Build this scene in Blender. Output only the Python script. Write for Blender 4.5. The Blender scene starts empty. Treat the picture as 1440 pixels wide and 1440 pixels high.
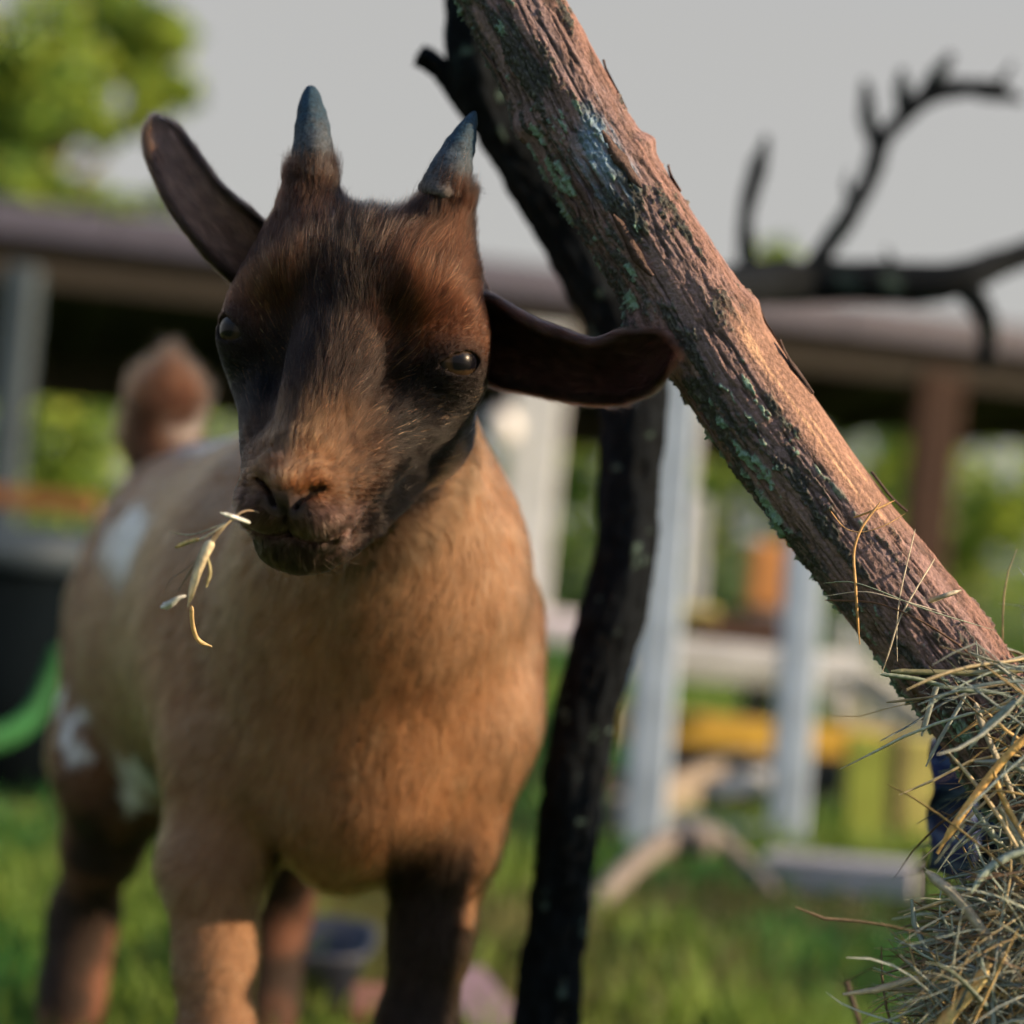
import bpy, math, random
import numpy as np
from mathutils import Matrix, Vector, kdtree

# ------------------------------------------------------------------ camera, sky, sun, exposure
scene = bpy.context.scene
FPX = 2500.0            # focal length in photo pixels (1440 wide)
ROLL = math.radians(5.5)
CAMZ = 0.45
cam_d = bpy.data.cameras.new('camera')
cam = bpy.data.objects.new('camera', cam_d)
scene.collection.objects.link(cam)
cam_d.sensor_width = 36.0
cam_d.lens = 36.0 * FPX / 1440.0
cam_d.clip_start = 0.05
cam_d.clip_end = 3000
cam.location = (0, 0, CAMZ)
cr, sr = math.cos(ROLL), math.sin(ROLL)
# camera frame (u right, d depth, v up) -> world
CW = np.array([[cr, 0, -sr], [0, 1, 0], [sr, 0, cr]])
cam.matrix_world = Matrix(((cr, -sr, 0, 0), (0, 0, -1, 0), (sr, cr, 0, CAMZ), (0, 0, 0, 1)))
scene.camera = cam
FOCUS = 0.705
cam_d.dof.use_dof = True
cam_d.dof.focus_distance = FOCUS
cam_d.dof.aperture_fstop = cam_d.lens / 15.5      # about 15 mm entrance pupil

SUN_TO = Vector((0.88, -0.20, 0.40)).normalized()
sun_el = math.asin(SUN_TO.z)
sun_az = math.atan2(SUN_TO.x, SUN_TO.y)
world = bpy.data.worlds.new('World'); scene.world = world
world.use_nodes = True
nt = world.node_tree; nt.nodes.clear()
sky = nt.nodes.new('ShaderNodeTexSky'); sky.sky_type = 'NISHITA'; sky.sun_disc = False
sky.sun_elevation = sun_el; sky.sun_rotation = sun_az
sky.air_density = 1.0; sky.dust_density = 2.0; sky.ozone_density = 1.5
bg1 = nt.nodes.new('ShaderNodeBackground'); bg1.inputs[1].default_value = 0.15
bg2 = nt.nodes.new('ShaderNodeBackground'); bg2.inputs[0].default_value = (0.318, 0.310, 0.296, 1); bg2.inputs[1].default_value = 1.0
mx = nt.nodes.new('ShaderNodeMixShader'); mx.inputs[0].default_value = 0.72
wo = nt.nodes.new('ShaderNodeOutputWorld')
# pale haze low down, clearing to blue overhead
wtc = nt.nodes.new('ShaderNodeTexCoord'); wsx = nt.nodes.new('ShaderNodeSeparateXYZ'); wmr = nt.nodes.new('ShaderNodeMapRange')
wmr.interpolation_type = 'SMOOTHSTEP'
wmr.inputs['From Min'].default_value = 0.26; wmr.inputs['From Max'].default_value = 0.65; wmr.inputs['To Min'].default_value = 0.95; wmr.inputs['To Max'].default_value = 0.0
nt.links.new(wtc.outputs['Generated'], wsx.inputs[0]); nt.links.new(wsx.outputs['Z'], wmr.inputs['Value']); nt.links.new(wmr.outputs[0], mx.inputs[0])
nt.links.new(sky.outputs[0], bg1.inputs[0])
nt.links.new(bg1.outputs[0], mx.inputs[1]); nt.links.new(bg2.outputs[0], mx.inputs[2])
nt.links.new(mx.outputs[0], wo.inputs[0])
sun_d = bpy.data.lights.new('sun', 'SUN'); sun_d.energy = 4.8; sun_d.angle = math.radians(0.6)
sun_d.color = (1.0, 0.72, 0.44)
sun = bpy.data.objects.new('sun', sun_d); scene.collection.objects.link(sun)
sun.rotation_euler = SUN_TO.to_track_quat('Z', 'Y').to_euler()
scene.view_settings.view_transform = 'Standard'
scene.view_settings.look = 'None'
scene.view_settings.exposure = 0.7
scene.view_settings.gamma = 1.0
scene.render.engine = 'CYCLES'
cy = scene.cycles
cy.use_denoising = True
cy.use_adaptive_sampling = True; cy.adaptive_threshold = 0.035; cy.adaptive_min_samples = 24
cy.max_bounces = 6; cy.transmission_bounces = 4; cy.transparent_max_bounces = 8
cy.sample_clamp_indirect = 6.0
scene.cycles_curves.shape = 'RIBBONS'
scene.cycles_curves.subdivisions = 2

rng = np.random.default_rng(7)
random.seed(7)
COL = scene.collection

# ------------------------------------------------------------------ helpers
def C(px, py, d):
    """photo pixel + depth -> camera frame (u, d, v)"""
    return np.array([(px - 720) / FPX * d, d, (720 - py) / FPX * d])
def toW(a):
    a = np.asarray(a, float) @ CW.T
    a[..., 2] += CAMZ
    return a
def P(px, py, d):
    return toW(C(px, py, d))

def hash3(i, j, k, seed):
    h = (i.astype(np.int64) * 374761393 + j.astype(np.int64) * 668265263 + k.astype(np.int64) * 2147483647 + seed * 974711) & 0xffffffff
    h = ((h ^ (h >> 13)) * 1274126177) & 0xffffffff
    h = (h ^ (h >> 16)) & 0xffff
    return h / 65535.0
def vnoise(p, seed=0):
    """value noise 0..1, p (...,3)"""
    p = np.asarray(p, float)
    i = np.floor(p).astype(np.int64); f = p - i
    f = f * f * (3 - 2 * f)
    x, y, z = i[..., 0], i[..., 1], i[..., 2]
    r = 0
    for dx in (0, 1):
        wx = f[..., 0] if dx else 1 - f[..., 0]
        for dy in (0, 1):
            wy = f[..., 1] if dy else 1 - f[..., 1]
            for dz in (0, 1):
                wz = f[..., 2] if dz else 1 - f[..., 2]
                r = r + wx * wy * wz * hash3(x + dx, y + dy, z + dz, seed)
    return r
def fbm(p, oct=4, seed=0, gain=0.5):
    a = 1; s = 0; t = 0
    p = np.asarray(p, float)
    for o in range(oct):
        s = s + a * vnoise(p * 2 ** o, seed + o * 17); t += a; a *= gain
    return s / t
def sstep(a, b, x):
    t = np.clip((x - a) / (b - a), 0, 1); return t * t * (3 - 2 * t)

def tag(o, label=None, cat=None, group=None, kind=None):
    if label: o['label'] = label
    if cat: o['category'] = cat
    if group: o['group'] = group
    if kind: o['kind'] = kind
    return o
def empty(name, loc):
    o = bpy.data.objects.new(name, None); COL.objects.link(o)
    o.location = tuple(loc); o.empty_display_size = 0.05
    o['base'] = 1; del o['base']
    return o
ORIG = {}
def worigin(o):
    v = np.zeros(3)
    while o is not None:
        v = v + np.array(o.location); o = o.parent
    return v
def mesh_obj(name, verts, faces, mat, parent=None, origin=None, smooth=True, cols=None, gain=1.7):
    """verts in world space; origin = object's location in world space"""
    verts = np.asarray(verts, float)
    po = worigin(parent) if parent else np.zeros(3)
    og = po if (origin is None and parent) else (np.zeros(3) if origin is None else np.asarray(origin, float))
    me = bpy.data.meshes.new(name)
    v = (verts - og).astype(np.float32)
    if isinstance(faces, np.ndarray) and faces.ndim == 2:
        n, k = faces.shape
        me.vertices.add(len(v)); me.vertices.foreach_set('co', v.ravel())
        me.loops.add(n * k); me.loops.foreach_set('vertex_index', faces.astype(np.int32).ravel())
        me.polygons.add(n); me.polygons.foreach_set('loop_start', np.arange(0, n * k, k, dtype=np.int32))
        me.update(calc_edges=True); me.validate()
    else:
        me.from_pydata([tuple(x) for x in v], [], [tuple(int(i) for i in f) for f in faces]); me.update()
    if smooth:
        me.polygons.foreach_set('use_smooth', np.ones(len(me.polygons), bool))
    if cols is not None:
        at = me.attributes.new('col', 'FLOAT_COLOR', 'POINT')
        c4 = np.ones((len(v), 4), np.float32); c4[:, :3] = np.clip(np.asarray(cols) * gain, 0, 0.85)
        at.data.foreach_set('color', c4.ravel())
    if mat is not None: me.materials.append(mat)
    o = bpy.data.objects.new(name, me); COL.objects.link(o)
    if parent: o.parent = parent
    o.location = tuple(og - po)
    return o

def frame_along(pts):
    pts = np.asarray(pts, float); n = len(pts)
    T = np.gradient(pts, axis=0); T /= np.linalg.norm(T, axis=1)[:, None] + 1e-12
    ref = np.array([0, 0, 1.0]) if abs(T[0][2]) < 0.9 else np.array([0, 1.0, 0])
    N = np.zeros_like(pts); v = ref
    for i in range(n):
        v = v - T[i] * np.dot(v, T[i]); v /= np.linalg.norm(v) + 1e-12; N[i] = v
    return T, N, np.cross(T, N)
def spline(pts, n):
    """Catmull-Rom through pts (any columns), n samples by chord length"""
    p = np.asarray(pts, float)
    t = np.r_[0, np.cumsum(np.linalg.norm(np.diff(p[:, :3], axis=0), axis=1) + 1e-9)]
    m = np.zeros_like(p)
    for i in range(len(p)):
        a, b = max(i - 1, 0), min(i + 1, len(p) - 1)
        m[i] = (p[b] - p[a]) / (t[b] - t[a])
    u = np.linspace(0, t[-1], n); k = np.clip(np.searchsorted(t, u, 'right') - 1, 0, len(p) - 2)
    h = (t[k + 1] - t[k])[:, None]; s = ((u - t[k]) / h[:, 0])[:, None]
    return ((2*s**3 - 3*s**2 + 1) * p[k] + (s**3 - 2*s**2 + s) * h * m[k] + (-2*s**3 + 3*s**2) * p[k+1] + (s**3 - s**2) * h * m[k+1])
def grid_faces(n, m, wrap=True):
    i = np.arange(n - 1)[:, None]; j = np.arange(m if wrap else m - 1)[None]
    j2 = (j + 1) % m
    return np.stack([i * m + j, i * m + j2, (i + 1) * m + j2, (i + 1) * m + j], -1).reshape(-1, 4)
def tube(pts, rad, seg=10, cap=True):
    pts = np.asarray(pts, float); n = len(pts); rad = np.broadcast_to(rad, (n,))
    T, N, B = frame_along(pts)
    a = np.arange(seg) / seg * 2 * np.pi
    V = pts[:, None] + rad[:, None, None] * (N[:, None] * np.cos(a)[None, :, None] + B[:, None] * np.sin(a)[None, :, None])
    V = V.reshape(-1, 3); F = [tuple(f) for f in grid_faces(n, seg)]
    if cap:
        V = np.vstack([V, pts[0] - T[0] * rad[0] * 0.4, pts[-1] + T[-1] * rad[-1] * 0.4])
        c0, c1 = n * seg, n * seg + 1
        for j in range(seg):
            F.append((c0, (j + 1) % seg, j)); F.append((c1, (n - 1) * seg + j, (n - 1) * seg + (j + 1) % seg))
    return V, F
def box_v(c, ax, ay, az, bev=0.0):
    """box from centre and half-axes vectors, chamfered"""
    c = np.asarray(c, float); ax, ay, az = (np.asarray(q, float) for q in (ax, ay, az))
    V = []; F = []
    L = [np.linalg.norm(q) for q in (ax, ay, az)]
    b = min(bev, 0.45 * min(L))
    if b <= 0:
        V = [c + sx * ax + sy * ay + sz * az for sx in (-1, 1) for sy in (-1, 1) for sz in (-1, 1)]
        return np.array(V), [(0, 1, 3, 2), (4, 6, 7, 5), (0, 4, 5, 1), (2, 3, 7, 6), (0, 2, 6, 4), (1, 5, 7, 3)]
    fx, fy, fz = 1 - b / L[0], 1 - b / L[1], 1 - b / L[2]
    idx = {}
    for sx in (-1, 1):
        for sy in (-1, 1):
            for sz in (-1, 1):
                for k, (x, y, z) in enumerate(((1, fy, fz), (fx, 1, fz), (fx, fy, 1))):
                    idx[(sx, sy, sz, k)] = len(V); V.append(c + sx * x * ax + sy * y * ay + sz * z * az)
    def q(*k): F.append(tuple(idx[i] for i in k))
    for s in (-1, 1):
        q((s,-1,-1,0),(s,1,-1,0),(s,1,1,0),(s,-1,1,0)); q((-1,s,-1,1),(1,s,-1,1),(1,s,1,1),(-1,s,1,1)); q((-1,-1,s,2),(1,-1,s,2),(1,1,s,2),(-1,1,s,2))
        for t in (-1, 1):
            q((s,t,-1,0),(s,t,1,0),(s,t,1,1),(s,t,-1,1)); q((s,-1,t,0),(s,1,t,0),(s,1,t,2),(s,-1,t,2)); q((-1,s,t,1),(1,s,t,1),(1,s,t,2),(-1,s,t,2))
            for w in (-1, 1): q((s,t,w,0),(s,t,w,1),(s,t,w,2))
    return np.array(V), F
def plank(name, a, b, w, t, mat, parent=None, up=(0, 0, 1), bev=0.004, origin=None):
    """board from a to b (world), w along 'up'-ish, t across"""
    a, b = np.asarray(a, float), np.asarray(b, float)
    d = (b - a) / 2; dn = d / np.linalg.norm(d)
    up = np.asarray(up, float); up = up - dn * np.dot(up, dn); up /= np.linalg.norm(up)
    sd = np.cross(dn, up)
    V, F = box_v((a + b) / 2, d, up * w / 2, sd * t / 2, bev)
    o = mesh_obj(name, V, F, mat, parent, origin=(origin if origin is not None else (None if parent else (a + b) / 2)), smooth=False)
    return o

# ------------------------------------------------------------------ materials
def new_mat(name):
    m = bpy.data.materials.new(name); m.use_nodes = True
    n = m.node_tree; n.nodes.clear()
    out = n.nodes.new('ShaderNodeOutputMaterial')
    bs = n.nodes.new('ShaderNodeBsdfPrincipled')
    n.links.new(bs.outputs[0], out.inputs[0])
    return m, n, bs, out
def simple(name, col, rough=0.7, var=0.25, scale=20.0, bump=0.3, stretch=(1, 1, 1), metal=0.0, attr=False, spec=0.5, transl=0.0, coat=0.0):
    m, n, bs, out = new_mat(name)
    tc = n.nodes.new('ShaderNodeTexCoord'); mp = n.nodes.new('ShaderNodeMapping')
    mp.inputs['Scale'].default_value = stretch
    nz = n.nodes.new('ShaderNodeTexNoise'); nz.inputs['Scale'].default_value = scale; nz.inputs['Detail'].default_value = 5
    n.links.new(tc.outputs['Object'], mp.inputs[0]); n.links.new(mp.outputs[0], nz.inputs['Vector'])
    mr = n.nodes.new('ShaderNodeMapRange'); mr.inputs['From Min'].default_value = 0.3; mr.inputs['From Max'].default_value = 0.7
    mr.inputs['To Min'].default_value = 1 - var; mr.inputs['To Max'].default_value = 1 + var
    n.links.new(nz.outputs['Fac'], mr.inputs['Value'])
    vm = n.nodes.new('ShaderNodeVectorMath'); vm.operation = 'SCALE'
    if attr:
        at = n.nodes.new('ShaderNodeAttribute'); at.attribute_name = 'col'
        n.links.new(at.outputs['Color'], vm.inputs[0])
    else:
        vm.inputs[0].default_value = [min(0.8, c * 1.7) for c in col[:3]]
    n.links.new(mr.outputs[0], vm.inputs['Scale'])
    n.links.new(vm.outputs[0], bs.inputs['Base Color'])
    bs.inputs['Roughness'].default_value = rough; bs.inputs['Metallic'].default_value = metal
    bs.inputs['Specular IOR Level'].default_value = spec
    if bump:
        bp = n.nodes.new('ShaderNodeBump'); bp.inputs['Strength'].default_value = bump; bp.inputs['Distance'].default_value = 0.004
        n.links.new(nz.outputs['Fac'], bp.inputs['Height']); n.links.new(bp.outputs[0], bs.inputs['Normal'])
    if transl:
        tr = n.nodes.new('ShaderNodeBsdfTranslucent'); ms = n.nodes.new('ShaderNodeMixShader'); ms.inputs[0].default_value = transl
        n.links.new(vm.outputs[0], tr.inputs[0]); n.links.new(bs.outputs[0], ms.inputs[1]); n.links.new(tr.outputs[0], ms.inputs[2])
        n.links.new(ms.outputs[0], out.inputs[0])
    return m
def hair_mat(name, rough=0.35, radial=0.45, ior=1.4):
    m = bpy.data.materials.new(name); m.use_nodes = True
    n = m.node_tree; n.nodes.clear()
    out = n.nodes.new('ShaderNodeOutputMaterial')
    h = n.nodes.new('ShaderNodeBsdfHairPrincipled'); h.model = 'CHIANG'; h.parametrization = 'COLOR'
    at = n.nodes.new('ShaderNodeAttribute'); at.attribute_name = 'col'
    n.links.new(at.outputs['Color'], h.inputs['Color'])
    h.inputs['IOR'].default_value = ior; h.inputs['Roughness'].default_value = rough; h.inputs['Radial Roughness'].default_value = radial
    h.inputs['Random Roughness'].default_value = 0.2 if 'Random Roughness' in h.inputs else 0
    n.links.new(h.outputs[0], out.inputs[0])
    return m
M = {}
M['fur'] = hair_mat('fur_hair', 0.35, 0.45, 1.18)
M['sheen_fur'] = hair_mat('sheen_hair', 0.18, 0.3, 1.45)
M['face_fur'] = hair_mat('face_hair', 0.22, 0.35, 1.24)
M['hide'] = simple('hide', (1, 1, 1), 0.8, 0.15, 300, 0.3, attr=True, spec=0.15)
M['ear_hide'] = simple('ear_hide', (1, 1, 1), 0.8, 0.15, 300, 0.3, attr=True, spec=0.1, transl=0.3)
M['bark'] = simple('bark', (1, 1, 1), 0.85, 0.3, 500, 0.5, attr=True, spec=0.25)
M['dark_bark'] = simple('dark_bark', (0.02, 0.021, 0.024), 0.9, 0.5, 120, 0.7, spec=0.08, attr=True)
M['hay'] = simple('hay', (1, 1, 1), 0.55, 0.2, 400, 0.2, attr=True, spec=0.35, transl=0.25)
M['leaf'] = simple('leaf', (1, 1, 1), 0.5, 0.2, 8, 0.0, attr=True, spec=0.3, transl=0.45)
M['grass'] = simple('grass', (1, 1, 1), 0.6, 0.2, 8, 0.0, attr=True, spec=0.3, transl=0.35)
M['ground'] = simple('ground', (0.035, 0.060, 0.016), 0.95, 0.5, 3, 0.6, spec=0.1)
M['horn'] = None

def lerp(a, b, t): return a + (b - a) * np.asarray(t)[..., None]
def blob(q, c, r):
    return np.clip(1.3 - np.sqrt((((q - np.array(c)) / np.array(r)) ** 2).sum(-1)) , 0, 1)

# ------------------------------------------------------------------ ground and grass
def build_ground():
    n = 90
    u = np.linspace(-1, 1, n); g = np.sign(u) * (np.abs(u) ** 3) * 260 + u * 3
    X, Y = np.meshgrid(g, g + 6, indexing='ij')
    Z = 0.05 * (fbm(np.stack([X * 0.35, Y * 0.35, X * 0], -1), 3, 5) - 0.5) * np.clip((np.hypot(X, Y - 1) - 0.6) / 2.0, 0, 1)
    Z = Z - 0.012
    V = np.stack([X, Y, Z], -1).reshape(-1, 3)
    o = mesh_obj('ground', V, grid_faces(n, n, False), M['ground'])
    tag(o, kind='structure')
build_ground()
def blades(name, pts, hgt, wid, cols, lean, mat, seed):
    r = np.random.default_rng(seed); n = len(pts)
    a = r.uniform(0, 2 * np.pi, n); b = r.uniform(0, 2 * np.pi, n)
    sd = np.stack([np.cos(a), np.sin(a), 0 * a], -1) * (wid / 2)[:, None]
    ld = np.stack([np.cos(b), np.sin(b), 0 * b], -1) * (hgt * lean * r.uniform(0.2, 1.2, n))[:, None]
    up = np.array([0, 0, 1.0]) * hgt[:, None]
    V = np.stack([pts - sd, pts + sd, pts + up * 0.55 + ld * 0.35 + sd * 0.8, pts + up * 0.55 + ld * 0.35 - sd * 0.8, pts + up + ld], 1)
    i = np.arange(n)[:, None] * 5
    F = np.vstack([i + np.array([[0, 1, 2, 3]]), i + np.array([[3, 2, 4, 4]])])
    quads = i + np.array([[0, 1, 2, 3]]); tris = i + np.array([[3, 2, 4]])
    Fl = [tuple(q) for q in quads] + [tuple(q) for q in tris]
    return mesh_obj(name, V.reshape(-1, 3), Fl, mat, smooth=False, cols=np.repeat(cols, 5, 0))
def build_grass():
    r = np.random.default_rng(11)
    n = 90000
    d = 1.25 + 8.5 * r.random(n) ** 1.7
    x = (r.random(n) * 2 - 1) * (0.36 * d + 0.25)
    pts = np.stack([x, d, 0 * x - 0.012], -1)
    k = fbm(pts * np.array([1.6, 1.6, 1]), 3, 8)
    h = (0.022 + 0.04 * r.random(n)) * (0.6 + 0.8 * k) * (1 + 0.05 * d)
    c0 = np.array([0.018, 0.090, 0.022]); c1 = np.array([0.105, 0.165, 0.028])
    cols = lerp(np.tile(c0, (n, 1)), c1, sstep(0.42, 0.66, k + 0.2 * (r.random(n) - .5))) * r.uniform(0.85, 1.15, (n, 1))
    mud = sstep(0.56, 0.66, fbm(pts * np.array([2.6, 2.6, 1]) + 5, 3, 23) + 0.25 * (r.random(n) - .5))
    cols = lerp(cols, np.array([0.085, 0.070, 0.035]), 0.75 * mud); h = h * (1 - 0.45 * mud)
    o = blades('grass', pts, h, 0.0035 + 0.0016 * d, cols, 0.6, M['grass'], 12)
    tag(o, 'short green grass covering the paddock ground', 'grass', kind='stuff')
build_grass()

# ------------------------------------------------------------------ leaning barked branch
def bark_mesh(ctrl, n, m, seed, fine, paint):
    S = spline(np.array(ctrl, float), n); pts, rad = S[:, :3], S[:, 3]
    T, N, B = frame_along(pts)
    s = np.r_[0, np.cumsum(np.linalg.norm(np.diff(pts, axis=0), axis=1))]
    a = np.arange(m) / m * 2 * np.pi
    wob = 1 + 0.10 * (fbm(np.stack([np.cos(a)[None] * 0.9 + 0 * s[:, None], np.sin(a)[None] * 0.9 + 0 * s[:, None], (s * 14)[:, None] + 0 * a[None]], -1), 2, seed) - .5) * 2
    dirn = N[:, None] * np.cos(a)[None, :, None] + B[:, None] * np.sin(a)[None, :, None]
    base = pts[:, None] + dirn * (rad[:, None] * wob)[..., None]
    cyl = np.stack([np.cos(a)[None] * rad[:, None] , np.sin(a)[None] * rad[:, None], s[:, None] + 0 * a[None]], -1)
    disp, cols = paint(base, cyl, dirn)
    V = base + dirn * disp[..., None]
    V = V.reshape(-1, 3); F = grid_faces(n, m)
    V = np.vstack([V, pts[0] - T[0] * rad[0] * 0.2, pts[-1] + T[-1] * rad[-1] * 0.2])
    caps = [(n * m, (j + 1) % m, j, j) for j in range(m)] + [(n * m + 1, (n - 1) * m + j, (n - 1) * m + (j + 1) % m, (n - 1) * m + (j + 1) % m) for j in range(m)]
    Fl = np.vstack([F, np.array(caps)])
    cols = np.vstack([cols.reshape(-1, 3), cols[0, :1], cols[-1, :1]])
    Fl = [tuple(dict.fromkeys(f)) for f in Fl.tolist()]
    return V, Fl, cols
def w2px(V):
    c = (V - np.array([0, 0, CAMZ])) @ CW
    return np.stack([720 + FPX * c[..., 0] / c[..., 1], 720 - FPX * c[..., 2] / c[..., 1]], -1)
def paint_main(base, cyl, dirn):
    fib = fbm(cyl * np.array([700, 700, 45]), 4, 1)
    fib2 = fbm(cyl * np.array([1600, 1600, 130]), 3, 2)
    pl = fbm(cyl * np.array([190, 190, 24]), 4, 3)
    pl2 = fbm(cyl * np.array([330, 330, 40]) + 9, 3, 4)
    crackn = fbm(cyl * np.array([260, 260, 22]) + 4, 4, 5)
    crack = sstep(0.10, 0.0, np.abs(crackn - 0.5) * 2)
    crack2 = sstep(0.10, 0.0, np.abs(pl2 - 0.47) * 2)
    q = w2px(base)
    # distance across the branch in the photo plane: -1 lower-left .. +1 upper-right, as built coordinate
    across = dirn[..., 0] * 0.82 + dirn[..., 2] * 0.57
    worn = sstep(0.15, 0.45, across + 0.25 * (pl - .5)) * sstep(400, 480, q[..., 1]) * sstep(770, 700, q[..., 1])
    plate = sstep(0.47, 0.52, pl) * 0.0008 + sstep(0.53, 0.57, pl2) * 0.0008
    disp = (fib - .5) * 0.0008 + (fib2 - .5) * 0.0009 + plate * (1 - worn) - 0.0016 * crack * (1 - 0.8 * worn) - 0.0009 * crack2 * (1 - worn)
    disp = disp * (1 - 0.45 * worn) * 0.48
    red = np.array([0.165, 0.085, 0.060]); grey = np.array([0.125, 0.094, 0.100]); dk = np.array([0.035, 0.026, 0.024])
    t = sstep(0.42, 0.58, pl + 0.35 * (fib2 - .5))
    cols = lerp(np.broadcast_to(grey, base.shape), red, np.clip(0.05 + 0.25 * t + 0.5 * sstep(0.1, 0.9, across), 0, 1) * 0.8)  # redder toward the upper right, sunlit tint put into the bark colour
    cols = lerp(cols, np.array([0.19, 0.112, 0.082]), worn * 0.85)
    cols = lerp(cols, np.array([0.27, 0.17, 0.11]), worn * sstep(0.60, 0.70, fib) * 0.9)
    cols = cols * (0.55 + 0.9 * fib)[..., None]
    cols = lerp(cols, dk, 0.85 * np.clip(crack + 0.6 * crack2, 0, 1) * (1 - 0.7 * worn))
    # moss crust on the lower-left side
    mo = fbm(cyl * np.array([170, 170, 42]) + 31, 5, 7, 0.6)
    mfine = fbm(cyl * np.array([1500, 1500, 900]), 3, 8)
    mm = sstep(0.525, 0.595, mo + 0.16 * (mfine - .5) - 0.10 * np.clip(across + 0.25, -0.4, 1)) * (1 - worn)
    disp = disp + mm * (0.0004 + 0.0026 * (mfine - .35))
    cols = lerp(cols, lerp(np.broadcast_to(np.array([0.024, 0.028, 0.028]), base.shape), np.array([0.070, 0.082, 0.072]), sstep(0.5, 0.8, mfine)), 0.92 * mm)
    # teal lichen
    li = fbm(cyl * np.array([260, 260, 90]) + 77, 4, 12, 0.6)
    lm = sstep(0.685, 0.72, li + 0.12 * (mfine - .5) + 0.05 * sstep(-0.3, -0.8, across)) * sstep(0.35, 0.0, across)
    disp = disp + lm * 0.0022 * mfine
    cols = lerp(cols, np.array([0.13, 0.22, 0.18]) , 0.85 * lm)
    # pale blue tint in two streaks
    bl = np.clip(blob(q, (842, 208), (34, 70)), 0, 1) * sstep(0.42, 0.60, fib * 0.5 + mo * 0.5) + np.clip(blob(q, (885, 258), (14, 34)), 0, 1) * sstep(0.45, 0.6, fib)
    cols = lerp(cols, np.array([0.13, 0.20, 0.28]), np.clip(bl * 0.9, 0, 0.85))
    # small knots
    for kx, ky, rr, hh in ((915, 198, 10, 0.004), (893, 462, 16, 0.006), (1062, 425, 12, 0.003), (742, 175, 14, 0.003)):
        g = np.exp(-(((q - np.array([kx, ky])) ** 2).sum(-1)) / (2 * rr ** 2)) * (dirn[..., 1] < 0.35)
        disp = disp + hh * g
    return disp, np.clip(cols, 0.004, 0.8)
brc = [(*P(470, -420, .80), .0185), (*P(600, -200, .775), .0190), (*P(720, 0, .755), .0196), (*P(828, 200, .750), .0208), (*P(952, 400, .745), .0218), (*P(1054, 560, .742), .0222), (*P(1192, 750, .74), .0222), (*P(1308, 900, .738), .0226), (*P(1410, 1030, .738), .0232), (*P(1560, 1220, .74), .024)]
BR0 = P(2090, 1930, .80); BR0[2] = 0.0
branch = tag(empty('leaning_branch', BR0), 'thick reddish-brown barked branch leaning diagonally across the picture, mossy on one side', 'branch')
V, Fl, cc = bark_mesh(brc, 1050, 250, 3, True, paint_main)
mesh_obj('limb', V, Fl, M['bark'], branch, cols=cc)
def paint_plain(base, cyl, dirn):
    fib = fbm(cyl * np.array([500, 500, 40]), 4, 1)
    return (fib - .5) * 0.004, np.array([0.16, 0.11, 0.10]) * (0.5 + fib)[..., None]
V, Fl, cc = bark_mesh([(*P(1550, 1208, .74), .0235), (*P(1800, 1530, .76), .025), (*BR0, .027)], 80, 40, 4, False, paint_plain)
mesh_obj('butt_end', V, Fl, M['bark'], branch, cols=cc)
# peeling bark strips along the branch
rs = np.random.default_rng(21)
S = spline(np.array(brc), 400); Tt, Nn, Bb = frame_along(S[:, :3])
for i in range(46):
    k = int(rs.integers(70, 360)); ang = rs.uniform(0, 2 * np.pi)
    c0 = S[k, :3]; r0 = S[k, 3]
    dn = Nn[k] * math.cos(ang) + Bb[k] * math.sin(ang)
    if dn[1] > 0.5: continue
    acr = dn[0] * .82 + dn[2] * .57
    if acr < 0.0 and rs.random() < 0.6: continue
    sdv = np.cross(Tt[k], dn)
    L = rs.uniform(0.006, 0.016); w = rs.uniform(0.0012, 0.0034); n = 7
    t = np.linspace(-1, 1, n)
    lift = 0.0008 + 0.0016 * np.clip(t * rs.choice([-1, 1]), 0, 1) ** 2
    wt = w * (1 - 0.75 * np.abs(t) ** 1.5) * rs.uniform(0.7, 1.2, n)
    ctr = c0 + dn * (r0 + 0.0002 + lift)[:, None] + Tt[k] * (t * L)[:, None] + sdv * (0.0006 * rs.normal(0, 1, n).cumsum())[:, None]
    V = np.stack([ctr - sdv * wt[:, None], ctr + dn * 0.0005, ctr + sdv * wt[:, None], ctr - dn * 0.0006], 1).reshape(-1, 3)
    cl = np.array([0.075, 0.050, 0.044]) * rs.uniform(0.4, 1.15)
    mesh_obj('bark_strip', V, grid_faces(n, 4), M['bark'], branch, cols=np.tile(cl, (len(V), 1)))

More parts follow.
